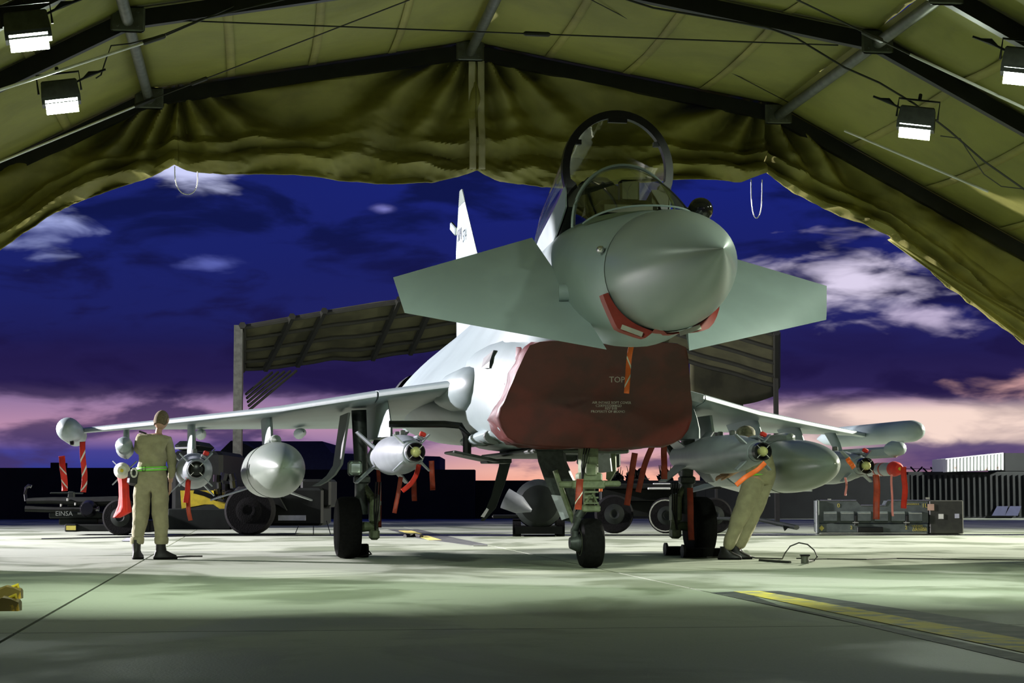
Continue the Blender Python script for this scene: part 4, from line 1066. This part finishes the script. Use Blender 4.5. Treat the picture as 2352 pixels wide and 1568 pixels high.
def tieblock(lab,px,py,L,yaw):
    c=gnd(px,py);t=thing('tie_down_chock',lab,'chock',c,yaw)
    mb=MB();rings=[]
    for k in range(11):
        x=-L+L*k/10;h=.075+.018*math.sin(k*1.7);rings.append([Vector((x,-.06,0)),Vector((x,-.055,h)),Vector((x,.0,h+.02*abs(math.sin(k*1.1)))),Vector((x,.055,h)),Vector((x,.06,0))])
    mb.loft(rings);obj('chock_block',mb,'tie',t,angle=25)
    obj('grip',MB().tube([(-.02,0,.05),(-.03,0,.10),(-.10,0,.07)],.018,8),'yellow',t)
mat('tie',(.10,.07,.008),.5,0,.2,9,c2=(.5,.30,.015),lo=.5,hi=.6)
tieblock('yellow and black tie-down chock at the left edge, farther one',50,1374,.55,.05)
tieblock('yellow and black tie-down chock at the left edge, nearer one',46,1402,.55,.03)
g=gnd(1849,1294);cn=thing('cable_connector','small grey power connector lying upright on the apron at right','connector',g)
mb=MB().lathe([(0,.042),(.005,.046),(.07,.046),(.075,.05),(.085,.05)],(0,0,0),(0,0,1),18);obj('socket',mb,'alloy',cn)
obj('cap',MB().box((0,0,.095),(.11,.09,.02),None,.005),'black',cn);obj('pin',MB().tube([(-.10,0,.06),(.0,0,.06)],.008,6),'black',cn)
wire('ground_cable','black cable arching over the apron beside the connector',[gnd(1700,1262)+Vector((0,0,.02)),gnd(1712,1275,.012),gnd(1735,1281,.012),gnd(1797,1283,.012),at(1803,1270,23.6),at(1815,1254,23.6),at(1835,1246,23.6),at(1855,1250,23.6),at(1870,1263,23.5),at(1877,1278,23.2),gnd(1870,1287,.01),gnd(1856,1288,.05)],.008)
wire('ground_cable','thin black cable running along the apron to the right edge',[gnd(1858,1284,.008),gnd(1900,1283,.008),gnd(1990,1284,.008),gnd(2060,1282,.008),gnd(2200,1284,.008),gnd(2400,1286,.008)],.007)
wire('ground_cable','dark cable end lying behind the technician boots',[gnd(1745,1286,.01),gnd(1780,1289,.01),gnd(1815,1291,.012)],.016)
wire('ground_cable','short black cable beside the standing man boot',[gnd(405,1279,.012),gnd(430,1277,.012),gnd(465,1277,.012)],.010)
wire('ground_strap','small dark strap lying on the far yellow line',[gnd(930,1231,.02),gnd(955,1229,.03),gnd(968,1232,.02)],.04)
tag(obj('folded_sheet',MB().prism([gnd(280,1243,.004),gnd(302,1243,.004),gnd(308,1236,.004),gnd(292,1236,.004)],(0,0,.01)),'door_grey',smooth=False),'folded grey sheet lying by the left loader wheel','sheet')
# ================================================================== GROUND EQUIPMENT
def px_box(mb,x0,y0,x1,y1,D,dep,ch=.02):
    a=at(x0,y0,D);b=at(x1,y1,D);c=(a+b)/2;c.y=D+dep/2
    return mb.box(c,(abs(b.x-a.x),dep,abs(a.z-b.z)),None,ch)
def gwheel(name,px,D,r,parent,o0,w=.3,m='rubber',hub='truck_green'):
    c=at(px,1138,D);c.z=r;c-=o0
    o=obj(name,MB().lathe([(-w/2,r*.6),(-w/2,r*.9),(-w/2*.7,r),(w/2*.7,r),(w/2,r*.9),(w/2,r*.6)],c,(0,1,0),36),m,parent)
    obj('hub',MB().lathe([(-w/2-.01,.05),(-w/2-.03,r*.25),(-w/2+.01,r*.62),(w/2,r*.62)],c,(0,1,0),24),hub,o);return o
def shift(mb,o0): 
    mb.v=[p-o0 for p in mb.v];return mb
D=39.5;k_=D/F
# left loader
o0=gnd(340,1229);o0.y=D
ld=thing('bomb_loader','low black munitions loader with lifting arm and forks at far left','loader',o0)
mb=MB();px_box(mb,150,1204,300,1220,D,1.2);px_box(mb,148,1203,176,1221,D-.05,1.3);obj('chassis',shift(mb,o0),'truck',ld,smooth=False)
mb=MB();px_box(mb,112,1176,235,1190,D+.3,.6);px_box(mb,135,1190,225,1205,D+.35,.5);px_box(mb,155,1128,170,1170,D+.3,.1);obj('lift_frame',shift(mb,o0),'truck_green',ld,smooth=False)
mb=MB();mb.tube([at(62,1150,D+.3),at(120,1149,D+.3),at(205,1152,D+.3),at(270,1150,D+.3)],[.06,.07,.10,.10],10);mb.tube([at(58,1168,D+.3),at(130,1170,D+.3),at(205,1168,D+.3)],.06,10);obj('lifting_arm',shift(mb,o0),'truck',ld)
mb=MB();px_box(mb,114,1130,170,1134,D+.3,.9);obj('table',shift(mb,o0),'truck_green',ld,smooth=False)
mb=MB();mb.tube([at(60,1150,D+.3),at(58,1135,D+.3),at(60,1120,D+.3),at(66,1115,D+.3),at(72,1117,D+.3)],.035,10);obj('hook',shift(mb,o0),'gloss_black',ld)
mb=MB().lathe([(-.1,.12),(0,.17),(.3,.17),(.4,.1)],at(202,1168,D+.1),(0,1,0),20);obj('hydraulic_motor',shift(mb,o0),'gloss_black',ld)
for x,y in((140,1163),(173,1160),(155,1150)): obj('valve',shift(MB().tube([at(x,y,D+.2),at(x,y-6,D+.2)],.02,8),o0),'steel',ld)
text('painted_text','EINSA',.13,'text_grey',at(147,1179.5,D-.1)-o0,UP,ld)
obj('plate',shift(px_box(MB(),178,1177,202,1181,D+.28,.02,0),o0),'text_grey',ld,smooth=False)
obj('plate',shift(px_box(MB(),152,1207,174,1217,D-.08,.02,0),o0),'text_yellow',ld,smooth=False)
gwheel('wheel',280,D,.36,ld,o0)
mb=MB();px_box(mb,300,1195,345,1222,D,.8);mb.tube([at(250,1192,D),at(262,1184,D),at(275,1180,D),at(290,1184,D)],.03,8);obj('mudguard',shift(mb,o0),'truck',ld)
# tractor with yellow box
o1=gnd(580,1229);o1.y=D
tr=thing('tow_tractor','large black tow tractor with fat tyre and yellow toolbox behind the left drop tank','tractor',o1)
mb=MB();px_box(mb,385,1168,530,1216,D,1.8);obj('front_bumper',shift(mb,o1),'truck_green',tr,smooth=False)
mb=MB();px_box(mb,550,1120,742,1207,D+.5,1.8,.05);px_box(mb,540,1117,640,1135,D+.6,1.5,.05);px_box(mb,690,1100,760,1165,D+.6,1.4,.05);obj('chassis',shift(mb,o1),'truck',tr,smooth=False)
mb=MB();mb.prism([at(x,y,D+.3) for x,y in((530,1172),(555,1140),(600,1128),(640,1140),(658,1172),(640,1160),(600,1148),(560,1160))],(0,.8,0));obj('mudguard',shift(mb,o1),'truck',tr,smooth=False)
gwheel('wheel',575,D,.49,tr,o1,.45,'rubber','rubber')
mb=MB();mb.prism([at(x,y,D+.15) for x,y in((414,1126),(486,1126),(488,1148),(520,1156),(516,1172),(510,1172),(490,1158),(470,1158),(417,1168))],(0,.7,0));tb=obj('yellow_toolbox',shift(mb,o1),'yellow',tr,smooth=False)
obj('strap',shift(MB().tube([at(446,1128,D+.1),at(470,1134,D+.1),at(500,1146,D+.1)],.05,6),o1),'black',tb)
mb=MB()
for k in range(9):
    x=498+(k%3)*16+random.random()*6;y=1086+(k//3)*18+random.random()*8;mb.tube([at(x,y,D+.5),at(x+8*(random.random()-.5),y+16,D+.5)],.05+.05*random.random(),8)
mb.lathe([(-.2,.1),(0,.16),(.3,.16)],at(530,1140,D+.5),(0,1,0),16);obj('hydraulics',shift(mb,o1),'gloss_black',tr)
obj('light_plate',shift(px_box(MB(),639,1183,702,1195,D+.46,.02,0),o1),'door_grey',tr,smooth=False)
text('painted_text','JDW 32001',.22,'text_grey',at(597,1133.5,D+.45)-o1,UP,tr)
for a,b in(((686,1206),(678,1226)),((720,1206),(720,1226)),((750,1196),(759,1226))): obj('stay',shift(MB().tube([at(a[0],a[1],D+.2),at(b[0],b[1],D-.05)],.009,6),o1),'black',tr)
# box cab behind tractor
o2=Vector((at(430,1138,48).x,48,0))
bx=thing('equipment_cabin','dark box-shaped cabin behind the standing man','cabin',o2)
mb=MB();px_box(mb,395,1035,510,1200,48,4,.1);obj('cabin_body',shift(mb,o2),'truck',bx,smooth=False)
mb=MB();px_box(mb,400,1012,458,1034,48.3,2.5,.15);obj('roof_unit',shift(mb,o2),'truck_green',bx,smooth=False)
obj('rail',shift(MB().tube([at(402,1029,47.9),at(440,1028,47.9)],.03,6),o2),'bright',bx)
# middle trailer
o3=gnd(1500,1222);o3.y=41.5;D=41.5
tl_=thing('munitions_trailer','dark three-wheeled munitions trailer under the jet belly behind the nose wheel','trailer',o3)
mb=MB();px_box(mb,1385,1110,1660,1122,D+.3,1.0);px_box(mb,1380,1122,1600,1150,D+.6,.8);px_box(mb,1440,1150,1520,1185,D+1.2,.3);obj('chassis',shift(mb,o3),'truck',tl_,smooth=False)
mb=MB();px_box(mb,1488,1119,1540,1124,D+.1,.1,.01);px_box(mb,1500,1109,1540,1112,D+.1,.1,.01);px_box(mb,1292,1112,1320,1116,D+.1,.1,.01);obj('bright_rail',shift(mb,o3),'bright',tl_,smooth=False)
mb=MB();px_box(mb,1302,1124,1320,1162,D+.3,.2);obj('light_panel',shift(mb,o3),'door_grey',tl_,smooth=False)
obj('tail_lamp',shift(px_box(MB(),1376,1117,1384,1129,D+.05,.1,.01),o3),'tail_lamp',tl_,smooth=False)
gwheel('wheel',1410,D,.40,tl_,o3);gwheel('wheel',1530,D,.37,tl_,o3,.25);gwheel('wheel',1640,D,.37,tl_,o3,.3)
obj('wheel_rim',shift(MB().lathe([(-.02,.31),(-.02,.335),(.02,.335)],Vector((at(1528,1190,D-.2).x,D-.2,.37)),(0,1,0),24,False),o3),'steel',tl_)
mb=MB();mb.tube([at(1640,1190,D),at(1740,1192,D-1.5),at(1830,1211,D-2.5)],[.05,.06,.07],8,True,.7);mb.prism([at(x,y,D-2.4) for x,y in((1798,1206),(1812,1210),(1803,1219))],(0,.1,0));obj('tow_bar',shift(mb,o3),'truck_green',tl_,smooth=False)
# dark round ground generator seen under the belly
D=38.;o4=gnd(1230,1200);o4=Vector((at(1235,1138,D).x,D,0))
gt=thing('fuel_bowser','dark rounded tank cart with pale cone under the jet belly','tank cart',o4)
c=at(1238,1138,D)
mat('pale_dim',(.16,.17,.20),.5);obj('tank_body',shift(MB().lathe([(0,.1),(.05,.36),(.25,.45),(.6,.48),(2.2,.48),(2.5,.4)],Vector((c.x,D,.62)),(0,1,0),36),o4),'truck_green',gt)
mb=MB().lathe([(0,.20),(.3,.17),(.55,.03)],at(1160,1144,D-.3),(.9,-.1,-.42),20);obj('pale_cone',shift(mb,o4),'pale_dim',gt)
mb=MB();mb.box((c.x,D+1.2,.12),(.9,2.0,.14));px_box(mb,1130,1182,1270,1190,D+.4,.6);obj('cart_frame',shift(mb,o4),'truck',gt,smooth=False)
for x in(-.42,.42): obj('wheel',shift(MB().lathe([(-.08,.1),(-.08,.16),(.08,.16),(.08,.1)],Vector((c.x+x,D+.5,.16)),(1,0,0),20),o4),'rubber',gt)
for x in(-.42,.42): obj('wheel',shift(MB().lathe([(-.08,.1),(-.08,.16),(.08,.16),(.08,.1)],Vector((c.x+x,D+1.9,.16)),(1,0,0),20),o4),'rubber',gt)
# slanted support stand
D=31.0;o5=Vector((at(1110,1138,D).x,D,0))
stn=thing('support_stand','dark slanted support stand with shiny foot left of the nose wheel','stand',o5)
mb=MB().prism([at(x,y,D) for x,y in((1148,1030),(1182,1030),(1160,1110),(1138,1168),(1112,1196),(1104,1196),(1128,1140),(1146,1070))],(0,.12,0));obj('leg',shift(mb,o5),'truck_green',stn,smooth=False)
mb=MB().prism([at(x,y,D-.03) for x,y in((1118,1166),(1123,1170),(1112,1188),(1104,1186))],(0,.02,0));mb.box((at(1104,1138,D).x,D,.012),(.22,.2,.024));obj('foot',shift(mb,o5),'bright',stn,smooth=False)
# munition crate
cA=gnd(1876,1226);D=cA.y;cB=gnd(2150,1228);cB.y=D-.2;o6=cA.copy()
yaw=math.atan2(cB.y-cA.y,cB.x-cA.x);Lc=(cB-cA).length;kp=D/F;hc=78*kp
cr=thing('munition_crate','long ribbed grey-green munition crate with stepped lid on the right apron','crate',o6,yaw)
mb=MB();mb.prism([(0,0,.05),(Lc,0,.05),(Lc,0,.16),(Lc*.62,0,.17),(Lc*.60,0,.03) ,(Lc*.34,0,.03),(Lc*.33,0,.17),(0,0,.17)],(0,.9,0))
mb=MB().box((Lc/2,.45,.125),(Lc,.9,.20),None,.02);obj('pallet_base',mb,'crate',cr,smooth=False)
mb=MB().box((Lc*.48,-.012,.09),(Lc*.23,.03,.11),None,.01);obj('fork_pocket',mb,'black',cr,smooth=False)
hh=hc
mb=MB().prism([(0,.03,.22),(Lc,.03,.22),(Lc,.03,hh-.02),(Lc*.64,.03,hh-.02),(Lc*.62,.03,hh-.12),(Lc*.40,.03,hh-.12),(Lc*.36,.03,hh-.02),(0,.03,hh-.02)],(0,.84,0));obj('crate_shell',mb,'crate',cr,smooth=False)
mb=MB();mb.tube([(Lc*.03,.03,hh-.015),(Lc*.36,.03,hh-.015)],.014,8);mb.tube([(Lc*.40,.03,hh-.115),(Lc*.61,.03,hh-.115),(Lc*.64,.03,hh-.015),(Lc,.03,hh-.015)],.014,8);obj('lid_edge',mb,'steel',cr)
for i in range(6):
    x=Lc*(.05+.152*i)+.03;w=Lc*.118;z1=hh-.23
    mb=MB().prism([(x,.035,.24),(x,-.055,.27),(x,-.055,z1-.05),(x,.035,z1)],(w,0,0));pn=obj('rib',mb,'crate',cr,smooth=False)
    obj('rib_highlight',MB().box((x+w/2,-.05,z1-.045),(w*.95,.012,.012)),'steel',pn,smooth=False)
    if i in(1,4): obj('latch',MB().box((x+w+.045,-.03,.28),(.07,.05,.22),None,.01),'black',cr,smooth=False);obj('latch_cap',MB().box((x+w+.03,-.05,.235),(.12,.05,.02)),'steel',cr,smooth=False)
obj('corner_post',MB().box((.02,.02,hh/2),(.07,.1,hh),None,.02),'crate',cr,smooth=False)
for b,x,z,s in(('◆',.10,.12,.12),('ARMY TYPE',.30*Lc,.13,.035),('2',.31*Lc,.13,.1),('2',.80*Lc,.13,.1),('HAZARD',.90*Lc,.165,.055),('1.4S 0.05KG',.92*Lc,.12,.055),('EXPLOSIVES',.92*Lc,.08,.055),('1L',.97*Lc,hh-.12,.12),('0',.2*Lc,hh-.12,.12),('DANGEROUS',.86*Lc,hh-.09,.045)):
    if b=='◆':
        obj('hazard_mark',MB().prism([(x-.05,-.012,z),(x,-.012,z-.06),(x+.05,-.012,z),(x,-.012,z+.06)],(0,.01,0)),'text_yellow',cr,smooth=False);continue
    if b=='ARMY TYPE': continue
    text('stencil',b,s,'text_yellow',(x,-.006 if z<.3 else .024,z),UP,cr)
mb=MB().box((Lc+.36,.45,hh/2+.0),(.68,.92,hh-.02),None,.02);ce_=obj('end_panel',mb,'crate_dark',cr,smooth=False)
for x,z,w,h,m in((Lc+.05,hh-.15,.13,.13,'yoke_pale'),(Lc+.25,.36,.10,.10,'white_tape'),(Lc+.57,.37,.09,.09,'door_grey')):
    if m not in M: mat(m,(.55,.36,.25),.6)
    obj('sticker',MB().box((x,-.02,z),(w,.01,h)),m,cr,smooth=False)
obj('handle',MB().box((Lc*.12,.1,hh+.005),(.07,.05,.03)),'steel',cr,smooth=False);obj('handle',MB().box((Lc+.0,.1,hh+.03),(.08,.05,.04)),'steel',cr,smooth=False)
# ================================================================== BACKGROUND
def far_box(name,lab,cat,x0,y0,x1,D,dep,m,ch=0):
    a=at(x0,y0,D);b=at(x1,1138,D);z=a.z;o=Vector(((a.x+b.x)/2,D,0))
    return tag(obj(name,MB().box((0,dep/2,z/2),(abs(b.x-a.x),dep,z),None,ch),m,smooth=False),lab,cat),o
def fb(*a,**k):
    o,l=far_box(*a,**k);o.location=l;return o
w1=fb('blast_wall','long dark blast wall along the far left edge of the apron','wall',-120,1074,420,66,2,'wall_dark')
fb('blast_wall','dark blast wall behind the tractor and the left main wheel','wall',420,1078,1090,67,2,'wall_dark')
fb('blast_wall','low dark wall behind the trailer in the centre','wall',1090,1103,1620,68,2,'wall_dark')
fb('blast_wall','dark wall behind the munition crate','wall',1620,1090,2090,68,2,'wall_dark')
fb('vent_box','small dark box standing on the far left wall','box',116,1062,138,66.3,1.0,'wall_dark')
# low earth mound ends left
hg=thing('hangar','dark gabled hangar roof beyond the blast wall behind the left tank','hangar',Vector((at(620,1138,95).x,95,0)))
hp=[at(x,y,95) for x,y in((480,1075),(486,1055),(530,1012),(545,1010),(590,1034),(600,1055),(600,1190),(480,1190))]
obj('gable',MB().prism([p-hg.location for p in hp],(0,4,0)),'wall_dark',hg,smooth=False)
hp=[at(x,y,99) for x,y in((560,1013),(740,1013),(762,1040),(1010,1048),(1010,1190),(560,1190))]
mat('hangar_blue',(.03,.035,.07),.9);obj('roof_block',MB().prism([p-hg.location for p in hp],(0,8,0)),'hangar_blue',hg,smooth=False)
# dark shipping container with white one on top
o7=Vector((at(2200,1138,69).x,69,0))
dc=thing('shipping_container','dark green shipping container at the far right edge of the apron','container',o7)
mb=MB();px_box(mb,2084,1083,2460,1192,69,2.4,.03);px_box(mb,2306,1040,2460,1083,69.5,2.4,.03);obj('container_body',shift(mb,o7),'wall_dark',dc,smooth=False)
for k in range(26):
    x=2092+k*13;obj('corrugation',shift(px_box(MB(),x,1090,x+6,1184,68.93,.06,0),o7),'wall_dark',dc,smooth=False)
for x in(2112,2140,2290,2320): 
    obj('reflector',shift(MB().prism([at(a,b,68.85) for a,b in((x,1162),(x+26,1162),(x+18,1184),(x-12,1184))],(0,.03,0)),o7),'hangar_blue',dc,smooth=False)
o8=at(2238,1083,68.6);
wc=thing('shipping_container','rusty white corrugated container stacked on the dark one at far right','container',o8)
mb=MB();pa=[at(x,y,68.6) for x,y in((2172,1084),(2305,1079),(2305,1039),(2172,1053))];mb.prism([p-o8 for p in pa],(0,2.2,0));obj('container_body',mb,'container_white',wc,smooth=False)
for k in range(17):
    x=2176+k*7.8;yt=1053-(x-2172)/133*14;yb=1084-(x-2172)/133*5
    obj('corrugation',MB().prism([at(a,b,68.55)-o8 for a,b in((x,yb-1),(x+3.8,yb-1),(x+3.8,yt+1.5),(x,yt+1.5))],(0,.06,0)),'container_white',wc,smooth=False)
# fence posts with Y tops
for i,(x,yb,yt,lab) in enumerate(((2106,1108,1073,'barbed wire fence post with wide Y top at the sunset gap'),(2135,1108,1076,'second barbed wire fence post right of the wide Y one'),(2062,1108,1078,'barbed wire fence post just right of the missile nose'),(2152,1108,1074,'fence post nearest the white container'))):
    D=84;o=Vector((at(x,1138,D).x,D,0));t=thing('fence_post',lab,'fence post',o)
    zt=at(x,yt+13,D).z
    obj('post',MB().tube([(0,0,0),(0,0,zt)],.055,8),'tree',t)
    for s in(-1,1): obj('arm',MB().tube([(0,0,zt),(s*.25,0,zt+.26)],.035,6),'tree',t)
for i,dz in enumerate((.08,.22)):
    pts=[at(1990,1084-8*i,84),at(2062,1084-8*i,84),at(2106,1084-8*i,84),at(2135,1085-8*i,84),at(2175,1084-8*i,84)]
    wire('barbed_wire','%s barbed wire strand between the fence posts'%('lower' if i==0 else 'upper'),pts,.012,'tree','wire')
# trees beyond the wall
def tree(lab,px,ytop,wpx,D,seed):
    o=Vector((at(px,1138,D).x,D,0));t=thing('tree',lab,'tree',o)
    h=at(px,ytop,D).z;w=wpx/F*D/2;rnd=random.Random(seed)
    obj('trunk',MB().tube([(0,0,0),(.05,0,h*.5),(0,0,h*.8)],[.15,.1,.05],8),'tree',t)
    mb=MB()
    for k in range(420):
        a=rnd.random()*2*PI;e=rnd.random();r=w*math.sqrt(rnd.random());hh_=h*(.45+.55*e*math.sqrt(max(0,1-(r/w)**2)))
        c=Vector((r*math.cos(a),r*.6*math.sin(a),hh_));s=.10+.14*rnd.random()
        d1=Vector((rnd.gauss(0,1),rnd.gauss(0,1),rnd.gauss(0,1))).normalized()*s;d2=Vector((rnd.gauss(0,1),rnd.gauss(0,1),rnd.gauss(0,1))).normalized()*s*.6
        mb.add([c-d1,c+d2,c+d1,c-d2],[(0,1,2,3)])
    f=obj('foliage',mb,'tree',t,smooth=False,fix=False);f['kind']='stuff'
    mb=MB()
    for k in range(7):
        a=rnd.uniform(-1,1);mb.tube([(0,0,h*.4),(a*w*.6,0,h*.8),(a*w*.9,0,h*(1.0+.12*rnd.random()))],[.06,.03,.01],5)
    obj('branch',mb,'tree',t)
tree('round dark tree in the sunset gap right of the nose gear',1416,1082,34,80,1)
tree('wider dark tree in the sunset gap under the belly',1462,1076,60,80,2)
tree('dark tree behind the hanging straps',1530,1078,40,80,3)
tree('dark bush below the sunset at the missile',2020,1094,90,86,4)
tree('dark bush between the fence posts',2120,1098,100,86,5)
tree('dark bush beyond the wall left of the crate',1900,1096,110,86,6)
# distant shelter behind the jet
D=52.;o9=Vector((at(545,1138,D).x,D,0))
sh=thing('aircraft_shelter','open fabric aircraft shelter standing behind the jet','shelter',o9)
def S3(x,y,d=0): return at(x,y,D+d)-o9
def post(x0,x1,yt,yb,m,dd=0):
    a=S3(x0,yt,dd);b=S3(x1,yb,dd);a.z,zt=0,a.z
    return MB().box(((a.x+b.x)/2,a.y,zt/2),(abs(b.x-a.x),.25,zt))
obj('post',post(539,556,747,1000,'x'),'door_grey' if False else 'alloy',sh,smooth=False)
obj('post',post(1776,1787,765,940,'x',3),'shelter_bar',sh,smooth=False)
top=[(556,748),(640,733),(760,712),(870,694),(920,688),(1100,660),(1290,640),(1500,680),(1785,765)]
bot=[(556,850),(640,846),(760,826),(812,829),(900,817),(1000,803),(1100,790),(1290,775),(1500,810),(1785,890)]
def shf(u,v,dz=0):
    x=556+(1785-556)*u;yt=interp(top,x);yb=interp(bot,x)
    sc2=.010*math.sin(u*60)*v
    y=yt+(yb-yt)*(v+sc2)
    p=S3(x,y,0+2.6*v+1.0*u);return p
mb=MB().grid(lambda u,v:shf(u,v),90,16);obj('roof_cloth',mb,'shelter_cloth',sh,solid=.05)
for v in(.05,.30,.56,.8,.97):
    obj('purlin',MB().tube([shf(u/40,v)+Vector((0,-.12,0)) for u in range(41)],.07,6),'shelter_bar',sh)
for u in(.002,.07,.13,.27,.34,.42,.62,.78,.998):
    obj('rafter',MB().tube([shf(u+.05*(1-v/8)-.025 if .01<u<.95 else u,v/8)+Vector((0,-.14,0)) for v in range(9)],.10,6),'shelter_bar',sh)
for k in range(5):
    a=S3(565+k*2,905+k*9,0);b=S3(625+k*14,855-k*1,1.5);obj('brace',MB().tube([a,b],.035,6),'shelter_bar',sh)
def rp(u,v):
    x=1585+(1700-1585)*u+80*u;return S3(x,interp(bot,x)-100+(905+25*math.sin(u*3)-interp(bot,x)+100)*v,4+u)
obj('side_cloth',MB().grid(rp,20,8),'shelter_cloth',sh,solid=.04)
for x in(1640,1700): obj('post',post(x,x+6,800,940,'x',5),'shelter_bar',sh,smooth=False)
